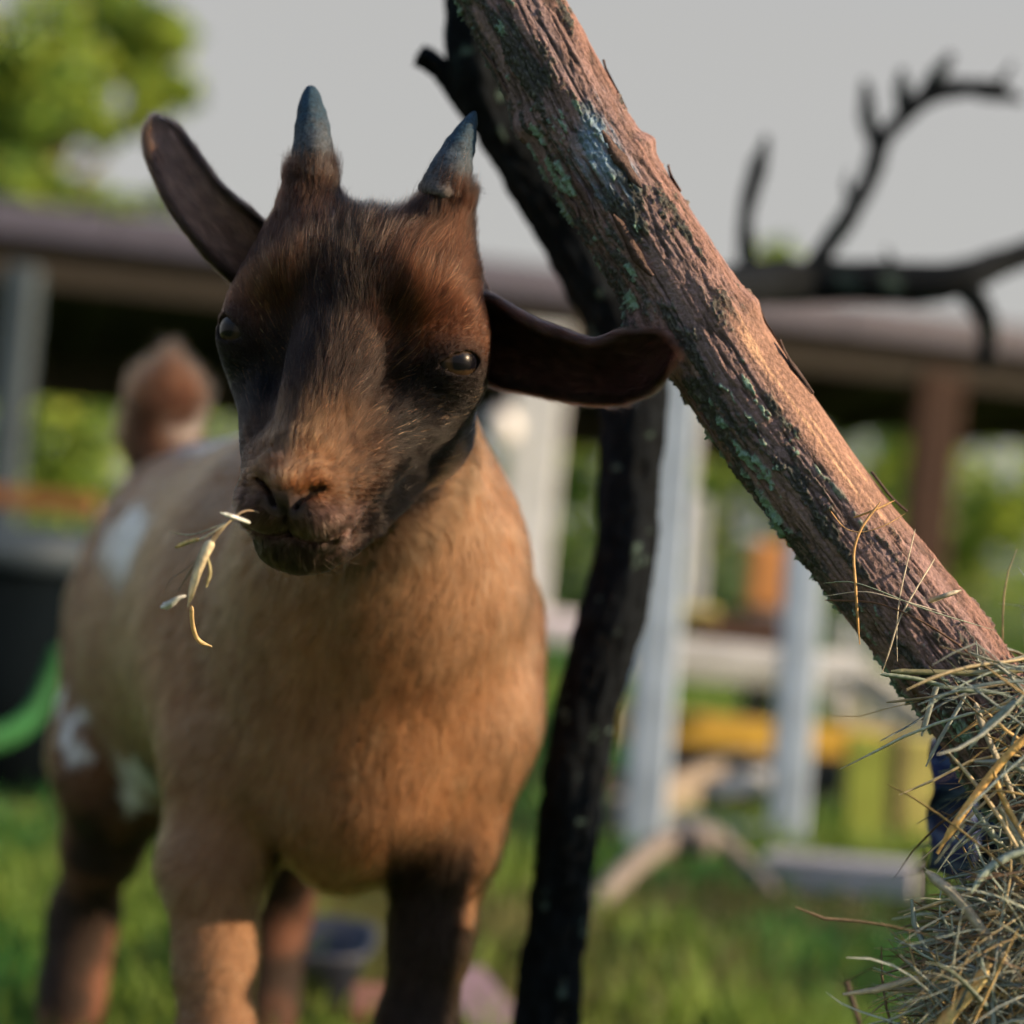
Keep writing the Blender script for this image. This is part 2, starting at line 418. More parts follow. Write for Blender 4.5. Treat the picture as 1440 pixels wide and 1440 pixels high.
# ------------------------------------------------------------------ dark forked dead tree behind it
def paint_dark(base, cyl, dirn):
    fib = fbm(cyl * np.array([260, 260, 60]), 4, 1); sp = fbm(cyl * np.array([130, 130, 120]) + 3, 3, 44)
    cols = np.array([0.0036, 0.0050, 0.0068]) * (0.4 + 1.2 * fib)[..., None]  # near-black base puts the trunk's shade into its colour
    cols = lerp(cols, np.array([0.07, 0.11, 0.10]), 0.7 * sstep(0.735, 0.77, sp))
    cols = lerp(cols, np.array([0.17, 0.13, 0.09]), 0.35 * sstep(0.76, 0.80, fbm(cyl * np.array([50, 50, 26]) + 13, 3, 45)))
    return (fib - .5) * 0.007, cols
DT0 = P(690, 1950, 1.030); DT0[2] = 0
dead = tag(empty('dead_tree', DT0), 'dark curved dead trunk with lichen spots and a forked bare limb', 'dead tree')
dtc = [(*P(640, -420, 0.960), 0.0133), (*P(660, -150, 0.955), 0.0139), (*P(664, 0, 0.950), 0.0144), (*P(668, 90, 0.955), 0.0147), (*P(705, 180, 0.970), 0.0150), (*P(760, 265, 0.985), 0.0161), (*P(822, 365, 1.000), 0.0172), (*P(872, 460, 1.010), 0.0183), (*P(893, 560, 1.015), 0.0189), (*P(886, 680, 1.015), 0.0167), (*P(873, 800, 1.015), 0.0172), (*P(845, 920, 1.015), 0.0180), (*P(815, 1030, 1.015), 0.0178), (*P(799, 1150, 1.015), 0.0172), (*P(785, 1290, 1.020), 0.0178), (*P(766, 1440, 1.020), 0.0194), (*DT0, .022)]
V, Fl, cc = bark_mesh(dtc, 420, 64, 5, True, paint_dark)
mesh_obj('trunk', V, Fl, M['dark_bark'], dead, cols=cc)
def limb(name, pts, n=60, m=18):
    V, Fl, cc = bark_mesh(pts, n, m, 9, False, paint_dark)
    return mesh_obj(name, V, Fl, M['dark_bark'], dead, cols=cc)
limb('stub', [(*P(672, 150, .968), .010), (*P(640, 118, .965), .0073), (*P(612, 92, .962), .0058), (*P(588, 78, .96), .0056)])
LD = 1.75
lm_ = limb('limb', [(*P(872, 450, 1.02), .010), (*P(960, 420, 1.3), .018), (*P(1040, 402, 1.6), .020), (*P(1120, 397, LD), .022), (*P(1220, 396, LD), .021), (*P(1300, 400, LD), .021), (*P(1350, 392, LD), .018), (*P(1400, 372, LD + .03), .015), (*P(1470, 348, LD + .06), .014), (*P(1600, 300, LD + .1), .010)], 90)
limb('side_branch', [(*P(1056, 400, 1.65), .010), (*P(1047, 330, 1.66), .0075), (*P(1050, 290, 1.66), .007), (*P(1065, 240, 1.66), .0085), (*P(1078, 192, 1.66), .003)])
limb('side_branch', [(*P(1130, 395, LD), .012), (*P(1175, 330, LD), .0095), (*P(1222, 255, LD), .009), (*P(1238, 205, LD), .009), (*P(1262, 172, LD), .009), (*P(1300, 138, LD), .009), (*P(1345, 125, LD), .009), (*P(1395, 128, LD), .0085), (*P(1438, 142, LD), .003)])
limb('twig', [(*P(1232, 205, LD), .007), (*P(1220, 165, LD), .008), (*P(1216, 112, LD), .0025)])
limb('twig', [(*P(1272, 165, LD), .007), (*P(1268, 125, LD), .0075), (*P(1268, 98, LD), .0025)])
limb('twig', [(*P(1298, 140, LD), .008), (*P(1318, 105, LD), .008), (*P(1338, 76, LD), .0025)])
limb('twig', [(*P(1395, 130, LD), .005), (*P(1412, 112, LD), .0035), (*P(1424, 88, LD), .0015)], 24)
limb('twig', [(*P(1200, 292, LD), .004), (*P(1190, 262, LD), .003), (*P(1194, 238, LD), .001)], 24)
limb('twig', [(*P(1240, 394, LD), .006), (*P(1252, 372, LD), .004), (*P(1246, 348, LD), .0015)], 24)
limb('twig', [(*P(1350, 395, LD), .013), (*P(1378, 430, LD), .012), (*P(1390, 470, LD), .009), (*P(1385, 520, LD), .006)])

# ------------------------------------------------------------------ hay
def ribbon(path, w, fold=0.35, twist=0.0, seed=0, taper=True):
    """folded blade along path, returns verts, quads"""
    n = len(path); T, N, B = frame_along(path)
    r = np.random.default_rng(seed)
    a = r.uniform(0, np.pi) + twist * np.linspace(0, 1, n)
    X = N * np.cos(a)[:, None] + B * np.sin(a)[:, None]; Yv = np.cross(T, X)
    t = np.linspace(0, 1, n)
    ww = w / 2 * (np.clip(np.minimum(t * 20, (1 - t) * 6), 0.4, 1) if taper else np.ones(n))
    V = np.stack([path - X * ww[:, None], path + Yv * (ww * fold)[:, None], path + X * ww[:, None], path - Yv * (ww * fold * 0.6)[:, None]], 1)
    return V.reshape(-1, 3), grid_faces(n, 4)
HAYC = [np.array(c) for c in ((0.34, 0.29, 0.18), (0.26, 0.29, 0.24), (0.20, 0.25, 0.22), (0.40, 0.30, 0.14), (0.14, 0.10, 0.065), (0.28, 0.31, 0.27), (0.20, 0.24, 0.23))]
def hay_mass(n, fx, seed, dep, lenr, wr, cols, spread=0.25, bound=False):
    r = np.random.default_rng(seed); VV = []; FF = []; CCc = []; off = 0
    for i in range(n):
        while True:
            px, py = fx(r)
            if px is not None: break
        c = P(px, py, r.uniform(*dep)); L = r.uniform(*lenr); k = 11
        t = np.linspace(-.5, .5, k)
        th = r.choice([0.0, 0.1, -0.35, 0.9, -0.8, 1.45]) + r.normal(0, 0.35) + r.normal(0, 1.0) * t + r.normal(0, 1.6) * t ** 2
        if r.random() < 0.22:
            kk = r.integers(3, 8); th[kk:] += r.normal(0, 0.9)             # a snapped straw
        ph = r.normal(0, spread) + r.normal(0, 0.5) * t
        st = np.stack([np.cos(th) * np.cos(ph), np.sin(ph), np.sin(th) * np.cos(ph)], -1) * (L / (k - 1))
        path = np.cumsum(st, 0); path += c - path[k // 2]
        path[:, 2] -= 0.35 * np.clip(c[0] - path[:, 0], 0, 1) ** 1.0 * np.clip((c[0] - path[:, 0]) / 0.05, 0, 1)   # free ends droop
        if bound:
            q = w2px(path); lim = np.interp(q[:, 1], [900, 950, 1000, 1050, 1100, 1200, 1250, 1300, 1400, 1440], [1330, 1240, 1290, 1305, 1320, 1320, 1295, 1245, 1205, 1195])
            if (q[:, 0] - lim).min() < 0 and r.random() < 0.8: continue
            if q[:, 1].min() < 905 and r.random() < 0.85: continue
        w = r.uniform(*wr) * (2.2 if r.random() < 0.10 else 1)
        V, F = ribbon(path, w, 0.3, twist=r.normal(0, 1.6), seed=int(r.integers(1e9)))
        VV.append(V); FF.append(F + off); off += len(V)
        cl = cols[r.integers(len(cols))] * r.uniform(0.45, 1.2)
        CCc.append(np.tile(cl, (len(V), 1)))
    return np.vstack(VV), np.vstack(FF), np.vstack(CCc)
def hay_region(r):
    px = r.uniform(1190, 1540); py = r.uniform(905, 1580)
    left = np.interp(py, [905, 950, 1000, 1060, 1240, 1300, 1400, 1580], [1440, 1365, 1390, 1425, 1410, 1345, 1300, 1240])
    w = (px - left) / 130.0
    if r.random() < np.clip(w, 0, 1) ** 1.3: return px, py
    return None, None
Vh, Fh, Ch = hay_mass(2000, hay_region, 5, (0.655, 0.77), (0.05, 0.14), (0.0005, 0.0015), [c * 1.15 for c in HAYC], bound=True)
hay_o = mesh_obj('hay', Vh, Fh, M['hay'], smooth=True, cols=Ch)
tag(hay_o, 'tangled pile of dry hay spilling in at the right edge', 'hay', kind='stuff')
def hay_deep(r):
    px = r.uniform(1330, 1640); py = r.uniform(960, 1640)
    left = np.interp(py, [960, 1060, 1250, 1640], [1450, 1445, 1420, 1330])
    return (px, py) if px > left + r.uniform(0, 50) else (None, None)
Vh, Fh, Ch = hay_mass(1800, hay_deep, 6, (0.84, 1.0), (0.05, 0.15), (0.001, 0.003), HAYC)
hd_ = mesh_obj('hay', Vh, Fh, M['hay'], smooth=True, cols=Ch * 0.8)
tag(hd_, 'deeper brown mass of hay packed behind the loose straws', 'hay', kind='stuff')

def stalk(name, pix, w, col, label, cat='hay stalk', group=None, fold=0.5, n=26, twist=0.0, seed=1, dz=None):
    pts = np.array([P(*p) for p in pix]); path = spline(pts, n)
    og = path[0]
    V, F = ribbon(path, w, fold, twist, seed)
    nz = fbm(V * 400, 2, seed)
    o = mesh_obj(name, V, F, M['hay'], origin=og, cols=np.asarray(col) * (0.75 + 0.5 * nz)[:, None])
    tag(o, label, cat, group); return o
G = 'hay stalks caught on the leaning branch'
gold = (0.42, 0.27, 0.12); pale = (0.36, 0.33, 0.26); green = (0.20, 0.24, 0.18); brn = (0.12, 0.07, 0.05)
fz = 0.7145
stalk('hay_stalk', [(1166, 716, .7185), (1188, 742, .713), (1212, 748, .710), (1245, 738, .709), (1273, 722, .713)], .0011, gold, 'short golden hay stalk curving like a smile across the leaning branch', group=G, seed=1)
stalk('hay_stalk', [(1200, 728, .711), (1228, 718, .708), (1258, 704, .711)], .0012, gold, 'short straight golden straw just above the smile-shaped stalk', group=G, seed=2)
stalk('hay_stalk', [(1238, 706, .708), (1212, 742, .706), (1201, 775, .706), (1203, 820, .706), (1206, 870, .710), (1209, 906, .716)], .0011, gold, 'long thin straw hanging straight down over the branch below the smile-shaped stalk', group=G, seed=3)
stalk('hay_stalk', [(1287, 744, .714), (1276, 790, .708), (1266, 835, .706), (1261, 880, .706), (1262, 930, .706)], .0013, pale, 'pale upright straw on the branch, right of the long hanging one', group=G, seed=4)
stalk('hay_stalk', [(1314, 786, .714), (1290, 825, .706), (1264, 872, .703), (1252, 910, .703), (1240, 948, .706)], .0017, pale, 'pale straw slanting steeply down to the left across the branch', group=G, seed=5)
stalk('hay_stalk', [(1158, 820, .716), (1195, 818, .708), (1230, 828, .703), (1300, 856, .700), (1398, 886, .706)], .0012, green, 'long grey-green stalk crossing the branch, gently falling to the right', group=G, seed=6)
stalk('hay_stalk', [(1160, 838, .716), (1215, 832, .707), (1260, 842, .702), (1330, 862, .703)], .0010, pale, 'thin straw just under the long grey-green stalk', group=G, seed=7)
stalk('hay_stalk', [(1160, 844, .717), (1230, 848, .706), (1285, 868, .702), (1345, 905, .704), (1380, 935, .708)], .0016, brn, 'dark brown stalk arching over the branch among the straws', group=G, seed=8)
stalk('hay_stalk', [(1253, 944, .692), (1300, 945, .690), (1370, 946, .688), (1460, 942, .688)], .0024, (0.20, 0.19, 0.10), 'stout olive stalk lying level at the top of the hay', seed=9)
stalk('hay_stalk', [(1238, 948, .699), (1290, 955, .697), (1350, 970, .695), (1420, 975, .695)], .0018, green, 'grey-green blade just under the stout olive stalk', seed=10)
stalk('hay_stalk', [(1246, 988, .702), (1310, 980, .697), (1390, 966, .695), (1460, 955, .695)], .0012, (0.24, 0.2, 0.13), 'thin straw rising to the right below the stout olive stalk', seed=11)
stalk('hay_stalk', [(1306, 846, .714), (1328, 838, .706), (1352, 830, .708)], .0022, pale, 'short pale straw end resting on the upper edge of the branch', group=G, seed=12)
stalk('hay_stalk', [(1452, 1028, .672), (1410, 1070, .671), (1372, 1118, .670), (1335, 1172, .671), (1318, 1200, .672)], .0042, (0.52, 0.33, 0.12), 'thick golden stalk slanting up to the right in front of the hay', fold=0.9, seed=13)
stalk('hay_stalk', [(1302, 1225, .672), (1345, 1262, .668), (1390, 1320, .666), (1450, 1398, .668)], .0042, (0.30, 0.28, 0.22), 'thick grey stalk slanting down to the right across the lower hay', fold=0.8, seed=14)
stalk('hay_stalk', [(1310, 1460, .660), (1340, 1420, .658), (1370, 1385, .657), (1392, 1354, .660)], .0085, (0.58, 0.38, 0.16), 'broad golden dry leaf at the bottom right corner of the hay', fold=0.3, seed=15)
stalk('hay_stalk', [(1372, 988, .690), (1382, 1020, .686), (1400, 1062, .684), (1430, 1130, .686)], .0030, (0.26, 0.25, 0.20), 'flat grey blade curving down beside the golden stalk', seed=16)
stalk('hay_stalk', [(1318, 962, .700), (1306, 1000, .697), (1296, 1035, .697)], .0034, (0.24, 0.27, 0.24), 'short broad grey-green blade hanging at the left edge of the hay', seed=17)
stalk('hay_stalk', [(1358, 978, .698), (1336, 1015, .694), (1316, 1050, .693), (1302, 1078, .695)], .0018, (0.22, 0.26, 0.24), 'narrow grey-green blade slanting beside the short broad blade', seed=18)
stalk('hay_stalk', [(1238, 1296, .76), (1260, 1316, .755), (1280, 1340, .755), (1292, 1330, .755), (1310, 1322, .76)], .0014, (0.30, 0.24, 0.10), 'kinked yellowish stalk sticking out left of the hay over the grass', seed=19)
stalk('hay_stalk', [(1180, 1385, .79), (1230, 1360, .785), (1290, 1335, .78), (1340, 1325, .775)], .0010, (0.14, 0.09, 0.06), 'thin brown stem reaching left from the hay over the grass', seed=20)

# sprig held in the kid's mouth
sprig = tag(empty('hay_sprig', P(345, 722, .668)), 'sprig of dry hay with a pale husk hanging from the kid\'s mouth', 'hay sprig')
def spart(name, pix, w, col, fold=0.4, seed=1, twist=0.0):
    path = spline(np.array([P(*p) for p in pix]), 24); V, F = ribbon(path, w, fold, twist, seed)
    nz = fbm(V * np.array([700, 700, 260]), 3, seed)
    mesh_obj(name, V, F, M['hay'], sprig, cols=np.asarray(col) * (0.35 + 1.2 * nz)[:, None])
spart('stem', [(372, 722, .682), (345, 718, .668), (322, 732, .662), (303, 750, .662), (285, 778, .664), (262, 812, .666), (250, 832, .668)], .0012, (0.17, 0.13, 0.09), 0.8, 2)
spart('stem', [(352, 735, .666), (330, 727, .661), (310, 721, .659)], .0017, (0.42, 0.45, 0.42), 0.5, 3)
spart('strand', [(330, 729, .662), (306, 744, .661), (282, 758, .662), (262, 764, .664), (247, 770, .665)], .0008, (0.34, 0.33, 0.26), 0.6, 4)
spart('strand', [(280, 758, .662), (262, 763, .664), (246, 770, .665)], .0018, (0.50, 0.36, 0.16), 0.5, 5)
spart('husk', [(298, 760, .660), (288, 778, .659), (279, 800, .659), (270, 828, .660), (264, 853, .662)], .0044, (0.46, 0.40, 0.27), 0.15, 6, 0.9)
spart('husk', [(262, 838, .660), (250, 842, .659), (238, 850, .660), (226, 854, .662)], .0030, (0.52, 0.54, 0.52), 0.3, 7, 1.6)
spart('strand', [(283, 778, .663), (262, 800, .665), (240, 815, .667), (228, 838, .668)], .0007, (0.24, 0.17, 0.12), 0.6, 8)
spart('strand', [(340, 720, .664), (318, 738, .660), (296, 768, .660), (282, 800, .662), (276, 822, .664)], .0007, (0.30, 0.24, 0.14), 0.6, 11)
spart('strand', [(336, 728, .663), (300, 742, .661), (268, 752, .664), (238, 748, .668)], .0006, (0.26, 0.25, 0.17), 0.6, 12)
spart('leaf', [(300, 752, .661), (292, 776, .662), (296, 804, .664), (290, 826, .667)], .0020, (0.24, 0.22, 0.13), 0.2, 13, 1.4)
spart('seed_head', [(270, 852, .70), (272, 880, .705), (280, 900, .708), (298, 909, .71)], .0028, (0.45, 0.34, 0.18), 0.8, 9)

# wire hay feeder
wire_m = simple('rusty_wire', (0.035, 0.026, 0.022), 0.6, 0.4, 200, 0.3, metal=0.3)
WF0 = P(1400, 1990, .86); WF0[2] = 0
feeder = tag(empty('wire_feeder', WF0), 'rusty wire mesh panel holding the hay, lower right', 'wire panel')
for i in range(9):
    px = 1297 + 33 * i
    a = P(px + 4, 1195, .865); b = P(px - 6, 1560, .862); b2 = a + (b - a) * ((a[2]) / (a[2] - b[2]))
    V, F = tube(spline([a, (a + b2) / 2 + np.array([0.001, 0, 0]), b2], 8), 0.0009, 6); mesh_obj('wire', V, F, wire_m, feeder)
for py in (1215, 1262, 1325, 1392, 1470, 1580, 1720, 1880):
    a = P(1290, py + 8, .863); b = P(1580, py - 12, .863)
    V, F = tube(spline([a, (a + b) / 2, b], 8), 0.0008, 6); mesh_obj('wire', V, F, wire_m, feeder)
# bent brown stalk of wire at the corner
V, F = tube(spline([P(1190, 1380, .83), P(1200, 1395, .83), P(1206, 1430, .83), P(1216, 1500, .83), WF0 + np.array([-0.06, -0.02, 0])], 14), 0.0014, 8)
mesh_obj('stake', V, F, wire_m, feeder)

# blue checked cloth behind the hay
def cloth_mat():
    m, n, bs, out = new_mat('checked_cloth')
    tc = n.nodes.new('ShaderNodeTexCoord')
    br_ = n.nodes.new('ShaderNodeTexBrick'); br_.offset = 0.0; br_.inputs['Scale'].default_value = 45.0
    br_.inputs['Color1'].default_value = (0.008, 0.022, 0.085, 1); br_.inputs['Color2'].default_value = (0.012, 0.03, 0.11, 1)
    br_.inputs['Mortar'].default_value = (0.06, 0.11, 0.22, 1); br_.inputs['Mortar Size'].default_value = 0.03
    br_.inputs['Brick Width'].default_value = 0.5; br_.inputs['Row Height'].default_value = 0.5
    mp = n.nodes.new('ShaderNodeMapping'); mp.inputs['Rotation'].default_value = (math.radians(90), math.radians(20), 0)
    n.links.new(tc.outputs['Object'], mp.inputs[0]); n.links.new(mp.outputs[0], br_.inputs['Vector'])
    n.links.new(br_.outputs['Color'], bs.inputs['Base Color']); bs.inputs['Roughness'].default_value = 0.8
    return m
n_, m_ = 30, 30
uu, vv = np.meshgrid(np.linspace(0, 1, n_), np.linspace(0, 1, m_), indexing='ij')
base_c = P(1312, 1040, .83); ex = P(1520, 1040, .83) - base_c; ez = P(1318, 1232, .83) - base_c
Vc = base_c + uu[..., None] * ex + vv[..., None] * ez
Vc[..., 1] += 0.012 * np.sin(uu * 17 + vv * 2) * (0.3 + vv) + 0.006 * np.sin(vv * 13 + uu * 5)
Vc2 = Vc.copy(); Vc2[..., 1] += 0.003
f1 = grid_faces(n_, m_, False)
co = mesh_obj('blue_cloth', np.vstack([Vc.reshape(-1, 3), Vc2.reshape(-1, 3)]), np.vstack([f1, f1[:, ::-1] + n_ * m_]), cloth_mat(), origin=base_c)
tag(co, 'dark blue checked cloth showing behind the hay', 'cloth')

# ------------------------------------------------------------------ shed behind
wood_g = simple('weathered_wood', (0.15, 0.14, 0.15), 0.85, 0.3, 18, 0.5, (1, 1, 6))
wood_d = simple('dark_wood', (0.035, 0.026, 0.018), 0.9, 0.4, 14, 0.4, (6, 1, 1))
wood_r = simple('red_brown_wood', (0.045, 0.023, 0.015), 0.85, 0.3, 14, 0.4, (1, 1, 6))
white_p = simple('white_paint', (0.42, 0.44, 0.45), 0.6, 0.14, 12, 0.2)
grey_p = simple('grey_paint', (0.028, 0.042, 0.055), 0.6, 0.15, 12, 0.2)
lav = simple('lavender_metal', (0.042, 0.042, 0.066), 0.5, 0.12, 6, 0.1)
def ground_at(px, d):
    p = P(px, 720, d); return np.array([p[0], p[1], 0.0])
SH0 = np.array([0, 6.3, 0.0])
shed = tag(empty('shed', SH0), 'low open shed with pale fascia, dark underside and white posts behind the kid', 'shed')
fa, fb = P(-260, 272, 5.6), P(1620, 500, 7.2)
fb = fa + (fb - fa) * 1.45
dirf = (fb - fa) / np.linalg.norm(fb - fa); horiz = np.array([dirf[1], -dirf[0], 0]); horiz /= np.linalg.norm(horiz)
if horiz[1] < 0: horiz = -horiz
nseg = 8
for i in range(nseg):
    a = fa + (fb - fa) * (i / nseg); b = fa + (fb - fa) * ((i + 1) / nseg) - dirf * 0.006
    plank('fascia_board', a, b, 0.115, 0.025, lav, shed)
# roof sheets going back and slightly down
back = horiz * 2.6 + np.array([0, 0, -0.28])
nr = 13
for i in range(nr):
    a = fa + (fb - fa) * (i / nr); b = fa + (fb - fa) * ((i + 1) / nr)
    c = (a + b) / 2 + back / 2 + np.array([0, 0, 0.03]) + horiz * 0.02
    V, F = box_v(c, (b - a) / 2 * 0.995, back / 2, np.array([0, 0, 0.008]), 0.003)
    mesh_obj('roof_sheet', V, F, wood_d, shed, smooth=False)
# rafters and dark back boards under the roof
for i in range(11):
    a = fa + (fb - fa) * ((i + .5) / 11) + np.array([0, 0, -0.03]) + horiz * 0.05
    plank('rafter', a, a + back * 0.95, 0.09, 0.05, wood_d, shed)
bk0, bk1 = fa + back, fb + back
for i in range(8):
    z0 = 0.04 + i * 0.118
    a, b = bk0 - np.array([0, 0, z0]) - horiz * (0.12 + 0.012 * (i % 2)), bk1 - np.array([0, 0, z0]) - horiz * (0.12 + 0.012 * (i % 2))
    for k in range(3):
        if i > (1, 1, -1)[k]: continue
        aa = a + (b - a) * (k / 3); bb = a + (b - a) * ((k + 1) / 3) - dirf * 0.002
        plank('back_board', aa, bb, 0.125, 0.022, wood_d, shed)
hd0, hd1 = fa + horiz * 0.10 - np.array([0, 0, 0.13]), fb + horiz * 0.10 - np.array([0, 0, 0.13])
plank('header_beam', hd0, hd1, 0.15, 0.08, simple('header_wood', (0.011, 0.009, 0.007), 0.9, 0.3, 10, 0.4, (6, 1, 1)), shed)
def post(px, d, w, mat, name='post', top=0.16, parent=shed):
    g = ground_at(px, d); t = (g[0] - fa[0]) / (fb[0] - fa[0]); zt = (fa + (fb - fa) * t)[2] - top
    V, F = box_v(np.array([g[0], g[1], zt / 2]), (w / 2, 0, 0), (0, w / 2, 0), (0, 0, zt / 2), 0.008)
    return mesh_obj(name, V, F, mat, parent, smooth=False)
post(2, 5.75, 0.095, grey_p)
post(742, 6.45, 0.185, white_p)
post(1302, 7.0, 0.165, wood_r)
post(950, 6.6, 0.10, white_p)
# globe fixed beside the white post
def sphere(c, r, n=16, m=24, sq=(1, 1, 1)):
    th = np.linspace(0, np.pi, n); ph = np.arange(m) / m * 2 * np.pi
    V = np.stack([np.sin(th)[:, None] * np.cos(ph)[None], np.sin(th)[:, None] * np.sin(ph)[None], np.cos(th)[:, None] + 0 * ph[None]], -1).reshape(-1, 3) * r * np.array(sq) + c
    return V, grid_faces(n, m)
V, F = sphere(P(705, 600, 6.2), 0.062, sq=(1, 1, 1))
gl = mesh_obj('round_globe', V, F, simple('globe', (0.66, 0.55, 0.60), 0.4, 0.08, 6, 0.05), origin=P(705, 600, 6.2))
tag(gl, 'round pinkish white globe beside the thick white shed post', 'globe')
# pale slab at the post's foot
V, F = box_v(P(760, 848, 6.3), (0.34, 0, 0), (0, 0.25, 0), (0, 0, 0.05), 0.01)
V[:, 2] += 0.05 - P(760, 848, 6.3)[2] + 0.0
sl_ = mesh_obj('stone_slab', V, F, simple('slab', (0.33, 0.31, 0.36), 0.8, 0.2, 10, 0.3), origin=V.mean(0), smooth=False)
tag(sl_, 'pale flat slab at the foot of the white shed post', 'slab')

# ------------------------------------------------------------------ near frame of pale posts, planks and clutter
def free_post(px0, py0, px1, d, w, mat, label, name='fence_post', depth=None):
    a = P(px0, py0, d); b = ground_at(px1, d)
    a = np.array([a[0], a[1], a[2]])
    up = (a - b) / 2; ax = np.array([w / 2, 0, 0]); ay = np.array([0, (depth or w) / 2, 0])
    V, F = box_v((a + b) / 2, ax, ay, up, 0.006)
    o = mesh_obj(name, V, F, mat, origin=b, smooth=False); tag(o, label, 'post', 'pale posts of the frame behind the dead trunk'); return o
blue_p = simple('blue_grey_paint', (0.22, 0.28, 0.36), 0.6, 0.2, 14, 0.3)
free_post(954, 520, 948, 2.42, 0.056, blue_p, 'pale blue-grey post just right of the dark dead trunk')
free_post(1135, 730, 1150, 2.55, 0.050, blue_p, 'pale blue-grey post crossing the yellow plank')
yel = simple('yellow_paint', (0.24, 0.15, 0.012), 0.6, 0.2, 10, 0.2)
o = plank('yellow_plank', P(870, 1014, 2.75), P(1300, 1056, 2.9), 0.05, 0.05, yel); tag(o, 'yellow painted plank lying level behind the pale posts', 'plank')
o = plank('dark_board', P(925, 1085, 2.85), P(1200, 1120, 2.95), 0.09, 0.03, simple('blackish', (0.012, 0.015, 0.02), 0.7, 0.3, 10, 0.2)); tag(o, 'dark board under the yellow plank', 'board')
brown_w = simple('old_plank', (0.17, 0.145, 0.12), 0.85, 0.3, 14, 0.4, (5, 1, 5))
o = plank('leaning_board', ground_at(905, 2.5) + np.array([0, 0, .03]), P(1090, 1065, 3.05), 0.07, 0.03, brown_w); tag(o, 'grey-brown board propped diagonally below the yellow plank', 'board')
o = plank('leaning_board', P(1165, 925, 2.8), P(1330, 1042, 2.75), 0.045, 0.03, simple('grey_slat', (0.24, 0.23, 0.2), 0.85, 0.2, 14, 0.3)); tag(o, 'grey slat sloping down to the hay beside the leaning branch', 'slat')
ygr = simple('straw_panel', (0.33, 0.30, 0.09), 0.9, 0.3, 10, 0.5); grb = simple('green_panel', (0.20, 0.24, 0.04), 0.9, 0.3, 10, 0.4)
for pxa, w_, mt, lb in ((1222, 0.062, grb, 'olive green upright board between the yellow plank and the grass'), (1262, 0.028, wood_d, 'thin dark upright between the olive and straw-coloured boards'), (1292, 0.055, ygr, 'straw-coloured upright board nearest the hay')):
    b = ground_at(pxa + 34, 2.7); a = P(pxa, 1035, 2.7); V, F = box_v((a + b) / 2, (w_ / 2, 0, 0), (0, .02, 0), (a - b) / 2, .004)
    o = mesh_obj('upright_board', V, F, mt, origin=b, smooth=False); tag(o, lb, 'board', 'upright boards behind the hay')
o = plank('bottom_rail', P(1075, 1222, 2.3), P(1290, 1240, 2.25), 0.045, 0.05, simple('rail', (0.22, 0.22, 0.24), 0.7, 0.2, 10, 0.3)); tag(o, 'grey rail lying low along the edge of the grass', 'rail')
V, F = box_v(P(1082, 808, 3.6), (0.042, 0, 0), (0, 0.05, 0), (0, 0, 0.065), 0.006)
gz = V[:, 2].min()
orange = simple('orange_box', (0.34, 0.15, 0.045), 0.6, 0.15, 8, 0.2)
ob = tag(empty('orange_post', ground_at(1095, 3.6)), 'orange-topped wooden post beside the leaning branch', 'post')
mesh_obj('cap', V, F, orange, ob, smooth=False)
c = P(1082, 808, 3.6); V, F = box_v(np.array([c[0], c[1], gz / 2]), (0.03, 0, 0), (0, 0.03, 0), (0, 0, gz / 2), .004); mesh_obj('shaft', V, F, wood_g, ob, smooth=False)
def crate(px, py0, py1, d, hw_, mat, label, name='crate', cat='crate'):
    top = P(px, py0, d); bot = P(px, py1, d)
    g = tag(empty(name, (bot[0], d + hw_, bot[2])), label, cat)
    H = top[2] - bot[2]; nb = 3
    for i in range(nb):
        zc = bot[2] + H * (i + .5) / nb
        for (cx, cyy, ax, ay) in ((0, -hw_, hw_, .008), (0, hw_, hw_, .008), (-hw_, 0, .008, hw_ - .01), (hw_, 0, .008, hw_ - .01)):
            V, F = box_v((bot[0] + cx, d + hw_ + cyy, zc), (ax, 0, 0), (0, ay, 0), (0, 0, H / nb / 2 * .88), .002)
            mesh_obj('slat', V, F, mat, g, smooth=False)
    V, F = box_v((bot[0], d + hw_, bot[2] + .008), (hw_ - .012, 0, 0), (0, hw_ - .012, 0), (0, 0, .006)); mesh_obj('base', V, F, mat, g, smooth=False)
    return g
tb_m = simple('bench_top', (0.30, 0.31, 0.27), 0.8, 0.2, 10, 0.3)
tab = tag(empty('work_bench', ground_at(1010, 3.45)), 'low grey work bench behind the pale posts', 'bench')
tz = P(1000, 945, 3.3)[2]
V, F = box_v(np.array([P(1040, 940, 3.4)[0], 3.45, tz]), (0.30, 0, 0), (0, .18, 0), (0, 0, .018), .004); mesh_obj('bench_top', V, F, tb_m, tab, smooth=False)
for sx in (-.26, .26):
    for sy in (-.14, .14):
        V, F = box_v(np.array([P(1040, 940, 3.4)[0] + sx, 3.45 + sy, (tz - .018) / 2]), (.022, 0, 0), (0, .022, 0), (0, 0, (tz - .018) / 2), .004); mesh_obj('leg', V, F, tb_m, tab, smooth=False)
crate(1035, 868, 935, 3.32, 0.085, wood_r, 'brown slatted crate standing on the grey work bench')
crate(960, 850, 930, 3.36, 0.05, ygr, 'small yellowish box beside the brown crate on the bench', 'small_box', 'box')
crate(1180, 1060, 1175, 3.0, 0.07, simple('black_plastic', (0.015, 0.018, 0.024), 0.5, 0.2, 10, .1), 'black crate in the shade between the uprights', 'black_crate')
V, F = tube(spline([P(858, 1095, 2.9), P(858, 1120, 2.9), P(856, 1150, 2.9)], 6), [.030, .0305, .030, .028, .027, .026], 20)
